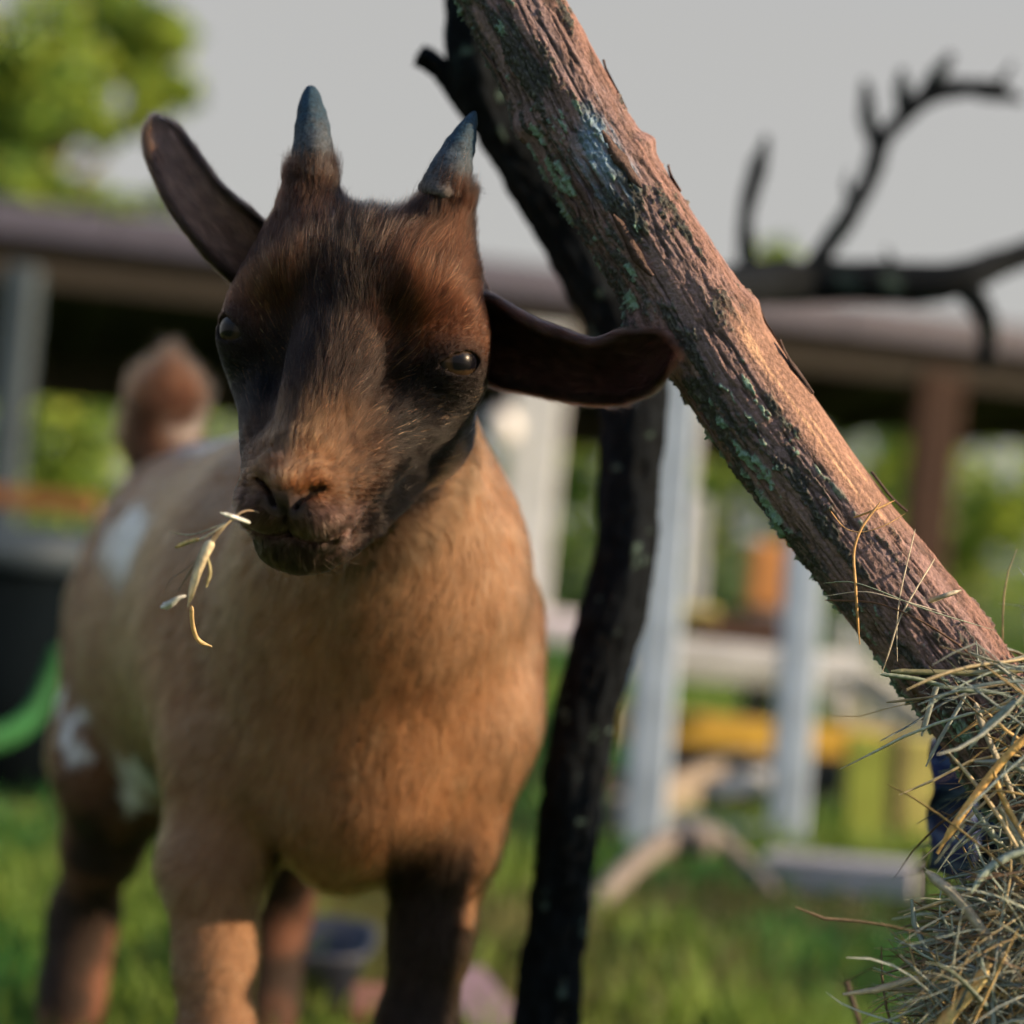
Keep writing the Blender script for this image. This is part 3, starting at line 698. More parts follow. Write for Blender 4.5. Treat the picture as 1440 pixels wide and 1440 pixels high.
b_ = mesh_obj('red_bucket', V, F, simple('red_plastic', (0.30, 0.05, 0.06), 0.5, 0.15, 10, .1), origin=P(856, 1150, 2.9)); tag(b_, 'small faded red tub half hidden by the dark trunk', 'tub')

# pale rails and slats of the frame
rail_m = simple('pale_rail', (0.26, 0.28, 0.31), 0.7, 0.25, 12, 0.3)
for a_, b_, w_, lb_, ct_ in ((P(885, 905, 2.62), P(1215, 940, 2.7), .035, 'pale rail running level behind the two blue-grey posts', 'rail'), (P(870, 1150, 2.55), P(1090, 1178, 2.6), .03, 'low pale rail near the ground between the blue-grey posts', 'rail'), (P(1186, 872, 2.9), P(1176, 1010, 2.9), .022, 'thin pale upright slat right of the blue-grey post', 'slat'), (P(1216, 880, 3.1), P(1206, 990, 3.1), .02, 'thin pale upright slat next to the leaning branch', 'slat'), (P(985, 700, 3.4), P(975, 900, 3.4), .03, 'narrow pale stake left of the orange-topped post', 'stake'), (P(1000, 1110, 2.75), P(1120, 1085, 2.8), .03, 'short pale offcut lying under the yellow plank', 'offcut')):
    o = plank('pale_' + {'rail': 'rail', 'slat': 'stick', 'stake': 'stake', 'offcut': 'offcut'}[ct_], a_, b_, w_, .02, rail_m, up=(0, 0, 1) if ct_ in ('rail', 'offcut') else (1, 0, 0)); tag(o, lb_, ct_)

# fallen pale branch lying in the grass
fb_ = tag(empty('fallen_branch', ground_at(960, 2.3)), 'pale bent fallen branch arching over the grass', 'branch')
pale_m = simple('pale_bark', (0.13, 0.115, 0.105), 0.85, 0.35, 60, 0.6)
for nm, pts in (('limb', [(*P(812, 1330, 2.0), .018), (*P(850, 1260, 2.08), .019), (*P(905, 1205, 2.15), .020), (*P(965, 1172, 2.2), .022), (*P(1012, 1182, 2.2), .017), (*P(1050, 1215, 2.18), .013), (*P(1085, 1250, 2.1), .009)]), ('knot', [(*P(945, 1190, 2.2), .020), (*P(975, 1178, 2.19), .028), (*P(1000, 1192, 2.18), .018)])):
    S = spline(np.array(pts), 40); V, F = tube(S[:, :3], S[:, 3] * .72 * (1 + .12 * np.sin(np.arange(40) * 1.7)), 14); mesh_obj(nm, V, F, pale_m, fb_)

# left: dark trough, green hose
tr = tag(empty('water_trough', ground_at(-20, 2.3)), 'dark blue-black trough with grey rim at the left edge', 'trough')
dk_m = simple('dark_plastic', (0.002, 0.0035, 0.005), 0.9, 0.2, 6, 0.1, spec=0.02)
rim_m = simple('rim_grey', (0.016, 0.027, 0.040), 0.7, 0.15, 8, 0.1)
cx = P(-90, 760, 2.3)[0]; zt = P(60, 760, 2.3)[2]
def rrect(hx, hy, n=28, p=4):
    a = np.arange(n) / n * 2 * np.pi
    return np.stack([hx * np.sign(np.cos(a)) * np.abs(np.cos(a)) ** (2 / p), hy * np.sign(np.sin(a)) * np.abs(np.sin(a)) ** (2 / p)], -1)
def loft(rings):
    V = np.vstack(rings); k = len(rings); n = len(rings[0])
    F = [tuple(f) for f in grid_faces(k, n)]
    V = np.vstack([V, rings[0].mean(0), rings[-1].mean(0)])
    for j in range(n): F += [(k * n, (j + 1) % n, j), (k * n + 1, (k - 1) * n + j, (k - 1) * n + (j + 1) % n)]
    return V, F
def ring(hx, hy, z, c): q = rrect(hx, hy); return np.c_[q[:, 0] + c[0], q[:, 1] + c[1], np.full(len(q), z)]
cc_ = (cx, 2.55)
V, F = loft([ring(.155, .20, 0, cc_), ring(.175, .22, zt - .04, cc_), ring(.160, .205, zt - .041, cc_), ring(.14, .18, .03, cc_)]); mesh_obj('tub', V, F, dk_m, tr)
V, F = loft([ring(.180, .225, zt - .043, cc_), ring(.190, .235, zt - .040, cc_), ring(.190, .235, zt, cc_), ring(.168, .212, zt + .002, cc_), ring(.166, .21, zt - .04, cc_)]); mesh_obj('rim', V, F, rim_m, tr)
o = plank('orange_board', P(-80, 690, 3.2), P(135, 712, 3.2), 0.035, 0.03, simple('orange_wood', (0.14, 0.06, 0.02), 0.8, 0.2, 8, .3)); tag(o, 'orange-brown board just above the trough rim', 'board')
V, F = tube(spline([P(84, 915, 2.2), P(72, 950, 2.2), P(50, 1000, 2.18), P(12, 1032, 2.15), P(-60, 1046, 2.12), P(-150, 1020, 2.15)], 40), np.interp(np.linspace(0, 1, 40), [0, .3, .7, 1], [.010, .012, .017, .017]), 16)
h_ = mesh_obj('green_hose', V, F, simple('green_plastic', (0.008, 0.075, 0.018), 0.8, 0.3, 8, .05), origin=P(15, 1035, 1.9)); tag(h_, 'bright green plastic pipe curving up beside the trough', 'pipe')

# under the belly: rubber pan, plank, brick
pan = tag(empty('feed_pan', ground_at(470, 1.56)), 'dark navy rubber feed pan on the grass under the kid', 'feed pan')
pc = ground_at(468, 1.57)[:2]
V, F = loft([ring(.050, .05, 0.004, pc), ring(.072, .072, .055, pc), ring(.076, .076, .062, pc), ring(.068, .068, .062, pc), ring(.048, .048, .012, pc)]); mesh_obj('bowl', V, F, simple('navy_rubber', (0.012, 0.016, 0.028), 0.6, .2, 10, .1), pan)
o = plank('pink_plank', P(640, 1372, 1.62), P(735, 1500, 1.42), 0.02, 0.055, simple('pink_wood', (0.13, 0.09, 0.11), 0.8, .2, 10, .3), up=(0, 0, 1)); tag(o, 'faded pinkish plank lying in the grass beside the dark trunk', 'plank')
V, F = box_v(P(535, 1432, 1.44), (0.026, 0.004, 0), (-.004, .04, 0), (0, 0, 0.018), .003)
o = mesh_obj('brick', V, F, simple('red_brick', (0.11, 0.05, 0.036), .9, .3, 60, .4), origin=V.mean(0), smooth=False); tag(o, 'reddish brick next to the rubber feed pan', 'brick')

# ------------------------------------------------------------------ trees and bushes
def leaf_cloud(centers, radii, n, size, seed, cols):
    r = np.random.default_rng(seed)
    k = r.integers(len(centers), size=n)
    u = r.normal(0, 1, (n, 3)); u /= np.linalg.norm(u, axis=1)[:, None]
    rad = r.random(n) ** 0.45
    p = np.array(centers)[k] + u * rad[:, None] * np.array(radii)[k]
    keep = fbm(p * 2.6, 2, seed) > 0.46; p = p[keep]; n = len(p)
    a = r.normal(0, 1, (n, 3)); a /= np.linalg.norm(a, axis=1)[:, None]
    b = r.normal(0, 1, (n, 3)); b -= a * (a * b).sum(1)[:, None]; b /= np.linalg.norm(b, axis=1)[:, None]
    s = size * r.uniform(.6, 1.3, n)[:, None]
    V = np.stack([p - a * s, p + b * s * .45, p + a * s, p - b * s * .45], 1).reshape(-1, 3)
    F = np.arange(n * 4).reshape(-1, 4)
    cl = np.array(cols)[r.integers(len(cols), size=n)] * r.uniform(.6, 1.3, (n, 1))
    return V, F, np.repeat(cl, 4, 0)
wood_t = simple('tree_bark', (0.07, 0.055, 0.045), .9, .4, 20, .6)
YG = [(0.20, 0.29, 0.05), (0.29, 0.35, 0.05), (0.12, 0.21, 0.05), (0.06, 0.11, 0.025)]
def tree(name, base, crowns, n, size, seed, label, cat='tree', cols=YG, group=None, trunk_r=.09):
    t = tag(empty(name, base), label, cat, group)
    V, F, cl = leaf_cloud([c[:3] for c in crowns], [c[3:] for c in crowns], n, size, seed, cols)
    mesh_obj('crown', V, F, M['leaf'], t, smooth=False, cols=cl)
    top = np.mean([c[:3] for c in crowns], 0)
    base = np.asarray(base, float)
    path = spline([base, base + (top - base) * .45 + np.array([.05, 0, 0]), top], 16)
    V, F = tube(path, np.linspace(trunk_r, trunk_r * .35, 16), 12); mesh_obj('trunk', V, F, wood_t, t)
    for i, c in enumerate(crowns[:9]):
        V, F = tube(spline([path[9], (path[9] + np.array(c[:3])) / 2 + np.array([0, 0, .06]), np.array(c[:3])], 8), np.linspace(trunk_r * .4, trunk_r * .1, 8), 8); mesh_obj('limb', V, F, wood_t, t)
    return t
def cr_(px, py, d, rx, ry=None, rz=None):
    c = P(px, py, d); return (*c, rx, ry or rx, rz or rx)
D1 = 8.6
tree('leafy_tree', ground_at(-150, D1 + .3), [cr_(20, 60, D1, .42), cr_(-60, 180, D1, .45), cr_(120, 20, D1 + .3, .32), cr_(90, 190, D1, .30, .4, .2), cr_(200, 45, D1 + .2, .26, .3, .15), cr_(-160, 60, D1, .6), cr_(40, -150, D1, .6), cr_(240, 130, D1 + .4, .15, .2, .1), cr_(20, 265, D1 - .2, .30, .3, .18), cr_(230, 270, D1 + .2, .22, .3, .10), cr_(140, 270, D1 + .2, .30, .3, .12), cr_(180, 130, D1 + .3, .22, .3, .22), cr_(60, 120, D1, .40)], 24000, .05, 31, 'yellow-green leafy tree rising behind the left end of the shed roof')
for i, (px, d, w, h, lb) in enumerate(((40, 11.0, 1.0, 1.05, 'sunlit bush seen under the left end of the shed'), (820, 12.0, .9, 1.25, 'dull green bush seen between the white shed post and dark trunk'), (1010, 11.5, .75, 1.35, 'sunlit yellow-green bush left of the leaning branch'), (1220, 12.5, .8, 1.55, 'small bush half hidden behind the leaning branch'), (1370, 11.2, .9, 1.5, 'bright yellow-green bush at the right edge above the hay'), (360, 12.5, 1.3, 1.15, 'bush mostly hidden behind the kid'), (1290, 15.5, 1.2, 1.95, 'tall pale bush far behind the red-brown shed post'), (1000, 15.5, 1.1, 1.75, 'tall pale bush far behind the two blue-grey posts'))):
    g = ground_at(px, d); 
    tree('round_bush', g, [(g[0] - w * .35, g[1], h * .5, w * .45, w * .4, h * .5), (g[0] + w * .35, g[1], h * .55, w * .45, w * .4, h * .5), (g[0], g[1] - .1, h * .7, w * .45, w * .4, h * .5), (g[0] + .1, g[1], h * .3, w * .6, w * .5, h * .3)], 3200, .06, 50 + i, lb, 'bush', group='bushes beyond the shed', trunk_r=.03)
g = ground_at(1090, 10.2)
tree('small_tree', ground_at(1085, 10.2), [cr_(1090, 365, 10.2, .14, .15, .10), cr_(1075, 390, 10.2, .16, .15, .10), cr_(1110, 392, 10.2, .14, .12, .1)], 900, .05, 71, 'small yellow-green treetop poking above the roof behind the bare limb', trunk_r=.025)

# ------------------------------------------------------------------ SDF goat
ax_f = lambda lo, f0, f1, hi, fine, coarse: np.unique(np.round(np.r_[np.arange(lo, f0, coarse), np.arange(f0, f1, fine), np.arange(f1, hi, coarse)], 6))
H0 = C(475, 483, 0.716)
ya, ro, pi_ = math.radians(8.0), math.radians(9.0), math.radians(0.0)
def rot_head():
    # local axes (x right, y away, z up) in camera frame
    Ry = np.array([[math.cos(ya), math.sin(ya), 0], [-math.sin(ya), math.cos(ya), 0], [0, 0, 1]])  # +y(back) shifts right
    Rp = np.array([[1, 0, 0], [0, math.cos(pi_), -math.sin(pi_)], [0, math.sin(pi_), math.cos(pi_)]])
    Rr = np.array([[math.cos(ro), 0, math.sin(ro)], [0, 1, 0], [-math.sin(ro), 0, math.cos(ro)]])
    return Rr @ Ry @ Rp
HR = rot_head()
def Hc(x, y, z):
    """head local cm -> camera frame"""
    return H0 + HR @ (np.array([x, y, z], float) * 0.01)
def h_local(p):
    return ((np.asarray(p) - H0) @ HR) * 100.0

class Field:
    def __init__(s, ax, ay, az):
        s.a = [a.astype(np.float32) for a in (ax, ay, az)]
        s.F = np.full([len(a) for a in s.a], 0.08, np.float32)
    def sl(s, lo, hi):
        out = []
        for a, l, h in zip(s.a, lo, hi):
            i0 = max(np.searchsorted(a, l) - 1, 0); i1 = min(np.searchsorted(a, h) + 1, len(a))
            out.append(slice(i0, i1))
        return tuple(out)
    def coords(s, sl):
        return s.a[0][sl[0]][:, None, None], s.a[1][sl[1]][None, :, None], s.a[2][sl[2]][None, None, :]
def smin(a, b, k):
    h = np.clip(0.5 + 0.5 * (b - a) / k, 0, 1)
    return b + (a - b) * h - k * h * (1 - h)
def d_cone(X, Y, Z, a, b, ra, rb):
    ba = np.asarray(b, float) - a; L2 = float(ba @ ba)
    px, py, pz = X - np.float32(a[0]), Y - np.float32(a[1]), Z - np.float32(a[2])
    t = np.clip((px * np.float32(ba[0]) + py * np.float32(ba[1]) + pz * np.float32(ba[2])) / np.float32(L2), 0, 1)
    dx, dy, dz = px - t * np.float32(ba[0]), py - t * np.float32(ba[1]), pz - t * np.float32(ba[2])
    return np.sqrt(dx * dx + dy * dy + dz * dz) - (np.float32(ra) + t * np.float32(rb - ra))
def d_ell(X, Y, Z, c, r):
    x, y, z = X - np.float32(c[0]), Y - np.float32(c[1]), Z - np.float32(c[2])
    r = np.asarray(r, np.float32)
    k0 = np.sqrt((x / r[0]) ** 2 + (y / r[1]) ** 2 + (z / r[2]) ** 2)
    k1 = np.sqrt((x / r[0] ** 2) ** 2 + (y / r[1] ** 2) ** 2 + (z / r[2] ** 2) ** 2) + 1e-9
    return k0 * (k0 - 1) / k1

EYE_R = 1.17
EYES = {}
for s in (-1, 1):
    EYES[s] = (np.array([s * 4.30, 1.85, 0.0]), None)
def eye_axes(s):
    g = np.array([s * 0.76, -0.65, 0.10]); g /= np.linalg.norm(g)
    up = np.array([0, 0, 1.0]); up = up - g * (up @ g); up /= np.linalg.norm(up)
    rt = np.cross(g, up)      # horizontal in lid plane
    if (rt @ np.array([-s, -1, 0])) < 0: rt = -rt      # towards the nose
    # inner corner sits lower
    c, sn = math.cos(math.radians(-14)), math.sin(math.radians(-14))
    rt2 = c * rt + sn * up; up2 = -sn * rt + c * up
    return g, rt2, up2

def build_goat_field():
    lo, hi = H0 - np.array([0.085, 0.065, 0.115]), H0 + np.array([0.085, 0.10, 0.095])
    fine = 0.00115
    fld = Field(ax_f(-0.50, lo[0], hi[0], 0.12, fine, 0.0055), ax_f(0.60, lo[1], hi[1], 1.62, fine, 0.006), ax_f(-0.62, lo[2], hi[2], 0.26, fine, 0.0055))
    F = fld.F
    def cone(a, b, ra, rb, k=0.03):
        m = max(ra, rb) + k + 0.02
        sl = fld.sl(np.minimum(a, b) - m, np.maximum(a, b) + m); X, Y, Z = fld.coords(sl)
        F[sl] = smin(F[sl], d_cone(X, Y, Z, a, b, ra, rb), np.float32(k))
    def ell(c, r, k=0.03):
        r = np.asarray(r, float); m = r + k + 0.02
        sl = fld.sl(c - m, c + m); X, Y, Z = fld.coords(sl)
        F[sl] = smin(F[sl], d_ell(X, Y, Z, c, r), np.float32(k))
    # ---- trunk (camera frame, depth grows along the body)
    down = np.array([-sr, 0, -cr])
    chest = C(512, 935, 0.935)
    cone(C(535, 560, 0.815), C(535, 800, 0.885), 0.040, 0.066, 0.03)        # neck
    cone(C(535, 800, 0.885), C(515, 960, 0.945), 0.063, 0.078, 0.04)
    ell(C(512, 955, 0.955), (0.077, 0.105, 0.096), 0.03)
    cone(C(530, 880, 0.90), C(500, 1120, 0.885), 0.036, 0.030, 0.05)          # keel                     # brisket
    cone(C(510, 1110, 0.905), C(482, 1205, 0.910), 0.032, 0.013, 0.03)
    cone(C(475, 880, 1.02), C(335, 885, 1.30), 0.106, 0.108, 0.05)          # barrel
    cone(C(445, 955, 1.04), C(320, 975, 1.28), 0.095, 0.098, 0.05)          # belly
    cone(C(450, 780, 1.0), C(300, 765, 1.36), 0.062, 0.070, 0.05)           # back line
    ell(C(302, 830, 1.36), (0.092, 0.09, 0.095), 0.04)                      # rump
    # shoulders
    cone(C(632, 880, 0.955), C(645, 1010, 0.915), 0.042, 0.036, 0.03)
    cone(C(368, 920, 0.985), C(350, 1060, 0.935), 0.053, 0.042, 0.03)
    def leg(pts, rad, k=0.018):
        for a, b, ra, rb in zip(pts[:-1], pts[1:], rad[:-1], rad[1:]): cone(a, b, ra, rb, k)
    def drop(p, h):                                                         # point straight below p at height h above the ground
        w = toW(p); w = np.array([w[0], w[1], h]); w[2] -= CAMZ; return w @ CW
    # front legs
    for (sx, sy, sd), (ex, ey, ed), (kx, ky, kd) in (((645, 1010, .915), (628, 1175, .915), (584, 1460, .905)), ((345, 1060, .935), (300, 1215, .915), (305, 1480, .90))):
        k_ = C(kx, ky, kd)
        ft = drop(k_, 0.055); f2 = drop(k_ + np.array([0, -0.012, 0]), 0.012)
        leg([C(sx, sy, sd), C(ex, ey, ed), (C(ex, ey, ed) + k_) / 2, k_, (k_ + ft) / 2, ft, f2], [0.036, 0.0245, 0.0180, 0.0185, 0.0140, 0.0165, 0.0180])
    # hind legs: thigh, stifle (forward), hock (backward), pastern, hoof
    for hip, sti, hok in ((C(240, 900, 1.335), C(175, 1070, 1.265), C(118, 1285, 1.345)), (C(420, 920, 1.36), C(440, 1080, 1.29), C(392, 1270, 1.37))):
        ft = drop(hok + np.array([0, -0.015, 0]), 0.055); f2 = drop(hok + np.array([0, -0.03, 0]), 0.012)
        leg([hip, sti, (sti + hok) / 2, hok, (hok + ft) / 2, ft, f2], [0.076, 0.046, 0.025, 0.021, 0.016, 0.018, 0.019], 0.03)
    # tail, held up and curled forward
    leg([C(235, 690, 1.42), C(225, 620, 1.44), C(236, 565, 1.44), C(240, 522, 1.435)], [0.030, 0.024, 0.026, 0.010], 0.02)
    # ---- head, in centimetres in its own frame
    sl = fld.sl(H0 - 0.14, H0 + np.array([0.14, 0.16, 0.14])); X, Y, Z = fld.coords(sl)
    X, Y, Z = X - np.float32(H0[0]), Y - np.float32(H0[1]), Z - np.float32(H0[2])
    R = HR.astype(np.float32) * 100
    lx = X * R[0, 0] + Y * R[1, 0] + Z * R[2, 0]
    ly = X * R[0, 1] + Y * R[1, 1] + Z * R[2, 1]
    lz = X * R[0, 2] + Y * R[1, 2] + Z * R[2, 2]
    axx = np.abs(lx)
    D = np.full(lx.shape, 8.0, np.float32)
    def hc(a, b, ra, rb, k=0.8, sym=False):
        nonlocal D
        D = smin(D, d_cone(axx if sym else lx, ly, lz, np.array(a, float), np.array(b, float), ra, rb), np.float32(k))
    def he(c, r, k=0.8, sym=False):
        nonlocal D
        D = smin(D, d_ell(axx if sym else lx, ly, lz, c, r), np.float32(k))
    he((0, 5.2, 2.1), (5.1, 4.6, 3.5), 1)                 # cranium
    he((0, 2.5, 2.2), (4.7, 2.75, 3.25), 1.2)               # forehead
    hc((0, 1.8, 1.6), (0, -2.4, -4.6), 2.1, 1.35, 1.0)   # nasal bridge
    hc((2.25, 2.8, 2.9), (2.85, 2.8, 6.15), 2.6, 1.12, 0.9, True)   # horn pedicles
    hc((4.15, 2.5, 1.35), (2.7, 1.5, 2.2), 1.35, 1.4, 0.8, True)   # brow
    he((3.9, 2.9, -0.1), (1.85, 2.2, 2.2), 0.9, True)
    hc((3.5, 3.6, -1.2), (2.2, 2.4, -3.0), 1.3, 1.0, 1.0, True)  # cheekbone     # orbit
    hc((2.5, 4.5, -1.0), (1.35, -0.9, -5.2), 2.05, 1.45, 1.0, True)
    he((2.1, 2.2, -0.4), (2.0, 1.7, 2.6), 1.0, True)      # fills the hollow between bridge and orbit
    hc((3.2, 3.0, -1.6), (1.75, 0.2, -4.4), 1.35, 1.2, 1.0, True)   # maxilla
    he((3.0, 5.8, -1.9), (1.75, 3.2, 2.9), 1.2, True)     # masseter
    hc((2.6, 6.6, -2.4), (0.9, 0.4, -7.4), 1.9, 1.35, 1.0, True)     # jaw
    he((0, -2.0, -5.9), (2.25, 2.0, 2.0), 0.9)            # muzzle
    he((1.0, -2.3, -6.85), (1.5, 1.75, 1.3), 0.6, True)   # upper lip pads
    he((0, -3.3, -5.95), (1.2, 1.5, 1.1), 0.6)            # nose pad
    hc((0.85, -3.8, -5.5), (1.4, -3.1, -5.8), 0.50, 0.44, 0.5, True)  # nostril wings
    he((0, -0.95, -8.2), (1.8, 1.75, 1.15), 0.6)         # lower lip and chin
    # eye: lid swelling, then opening, then the ball's own room
    for s in (-1, 1):
        c = EYES[s][0]; g, rt, up = eye_axes(s)
        dx, dy, dz = lx - np.float32(c[0]), ly - np.float32(c[1]), lz - np.float32(c[2])
        rr = np.sqrt(dx * dx + dy * dy + dz * dz)
        D = smin(D, rr - np.float32(EYE_R + 0.15), np.float32(0.4))
        a = dx * np.float32(rt[0]) + dy * np.float32(rt[1]) + dz * np.float32(rt[2])
        b = dx * np.float32(up[0]) + dy * np.float32(up[1]) + dz * np.float32(up[2])
        f = dx * np.float32(g[0]) + dy * np.float32(g[1]) + dz * np.float32(g[2])
        a2 = a - 0.10
        w = np.where(a2 > 0, 1.10, 0.88).astype(np.float32)
        prof = np.clip(1 - (a2 / w) ** 2, -3, 1)
        lens = np.maximum(b - 0.43 * prof + 0.02, -(b + 0.50 * prof))
        lens = np.maximum(lens, 0.15 - f)
        D = np.maximum(D, -lens * 0.85)
        D = np.maximum(D, np.float32(EYE_R - 0.015) - rr)
    def crease(pts, w, depth, p=2):
        """press a line (x, z) into the front of the face"""
        nonlocal D
        g = np.full(lx.shape, 9.0, np.float32)
        for a, b in zip(pts[:-1], pts[1:]):
            ax0, az0, wa = a; bx, bz = b[0] - a[0], b[1] - a[1]
            t = np.clip(((axx - ax0) * bx + (lz - az0) * bz) / np.float32(bx * bx + bz * bz), 0, 1)
            dd = np.sqrt((axx - ax0 - t * bx) ** 2 + (lz - az0 - t * bz) ** 2) / (wa + t * np.float32(b[2] - wa))
            g = np.minimum(g, dd)
        D = D + np.float32(depth) * np.exp(-(g / np.float32(w)) ** p) * (ly < 1.0)
    crease([(0.38, -6.8, 0.6), (0.56, -6.42, 1.0), (0.9, -6.05, 1.1), (1.32, -5.85, 0.5)], 0.14, 0.45, 4)     # nostrils
    crease([(0, -7.75, 1), (0.8, -7.95, 1), (1.7, -7.75, 1), (2.35, -7.1, 1), (2.75, -6.3, 0.8)], 0.14, 0.22)      # mouth line
    crease([(0, -6.75, 0.7), (0, -7.2, 1), (0, -7.75, 0.9)], 0.15, 0.28)                                           # philtrum
    crease([(3.0, -0.75, 0.6), (2.7, -1.5, 1.0), (2.3, -2.6, 0.5)], 0.45, 0.16)                                    # tear groove
    F[sl] = smin(F[sl], D * np.float32(0.01), np.float32(0.016))
    return fld

def surface_nets(F, axs):
    ins = F < 0
    nx, ny, nz = F.shape
    cnt = np.zeros((nx - 1, ny - 1, nz - 1), np.uint8)
    offs = [(i, j, k) for i in (0, 1) for j in (0, 1) for k in (0, 1)]
    for i, j, k in offs: cnt += ins[i:nx - 1 + i, j:ny - 1 + j, k:nz - 1 + k]
    act = (cnt > 0) & (cnt < 8)
    I, J, K = np.nonzero(act)
    idx = np.full(act.shape, -1, np.int32); idx[I, J, K] = np.arange(len(I))
    val = {}; pos = {}
    for o in offs:
        val[o] = F[I + o[0], J + o[1], K + o[2]]
        pos[o] = np.stack([axs[0][I + o[0]], axs[1][J + o[1]], axs[2][K + o[2]]], -1)
    acc = np.zeros((len(I), 3)); n = np.zeros(len(I))
    for o in offs:
        for d in range(3):
            if o[d]: continue
            q = list(o); q[d] = 1; q = tuple(q)
            a, b = val[o], val[q]; m = (a < 0) != (b < 0)
            t = np.where(m, a / (a - b + 1e-20), 0)[:, None]
            acc += np.where(m[:, None], pos[o] + t * (pos[q] - pos[o]), 0); n += m
    V = acc / n[:, None]
    faces = []
    for d in range(3):
        a = [slice(None)] * 3; b = [slice(None)] * 3
        a[d] = slice(0, -1); b[d] = slice(1, None)
        A, B = ins[tuple(a)], ins[tuple(b)]
        ii = np.array(np.nonzero(A != B)).T
        e1, e2 = (d + 1) % 3, (d + 2) % 3
        ok = (ii[:, e1] > 0) & (ii[:, e2] > 0) & (ii[:, e1] < F.shape[e1] - 1) & (ii[:, e2] < F.shape[e2] - 1)
        ii = ii[ok]
        sgn = A[tuple(ii.T)]
        def cell(o1, o2):
            c = ii.copy(); c[:, e1] -= o1; c[:, e2] -= o2; return idx[tuple(c.T)]
        q = np.stack([cell(1, 1), cell(0, 1), cell(0, 0), cell(1, 0)], -1)
        q[~sgn] = q[~sgn][:, ::-1]
        faces.append(q)
    return V, np.vstack(faces)

fld = build_goat_field()
gV, gF = surface_nets(fld.F, fld.a)
# keep the largest connected shell is unnecessary: one smooth union; relax a little
def relax(V, Fq, it, lam=0.5):
    e = np.vstack([Fq[:, [0, 1]], Fq[:, [1, 2]], Fq[:, [2, 3]], Fq[:, [3, 0]]])
    for _ in range(it):
        s = np.zeros_like(V); c = np.zeros(len(V))
        for d in range(3):
            s[:, d] = np.bincount(e[:, 0], V[e[:, 1], d], len(V)) + np.bincount(e[:, 1], V[e[:, 0], d], len(V))
        c = np.bincount(e[:, 0], minlength=len(V)) + np.bincount(e[:, 1], minlength=len(V))
        V = V + lam * (s / np.maximum(c, 1)[:, None] - V)
    return V
gV = relax(gV, gF, 2)
print('goat verts', len(gV), 'faces', len(gF))

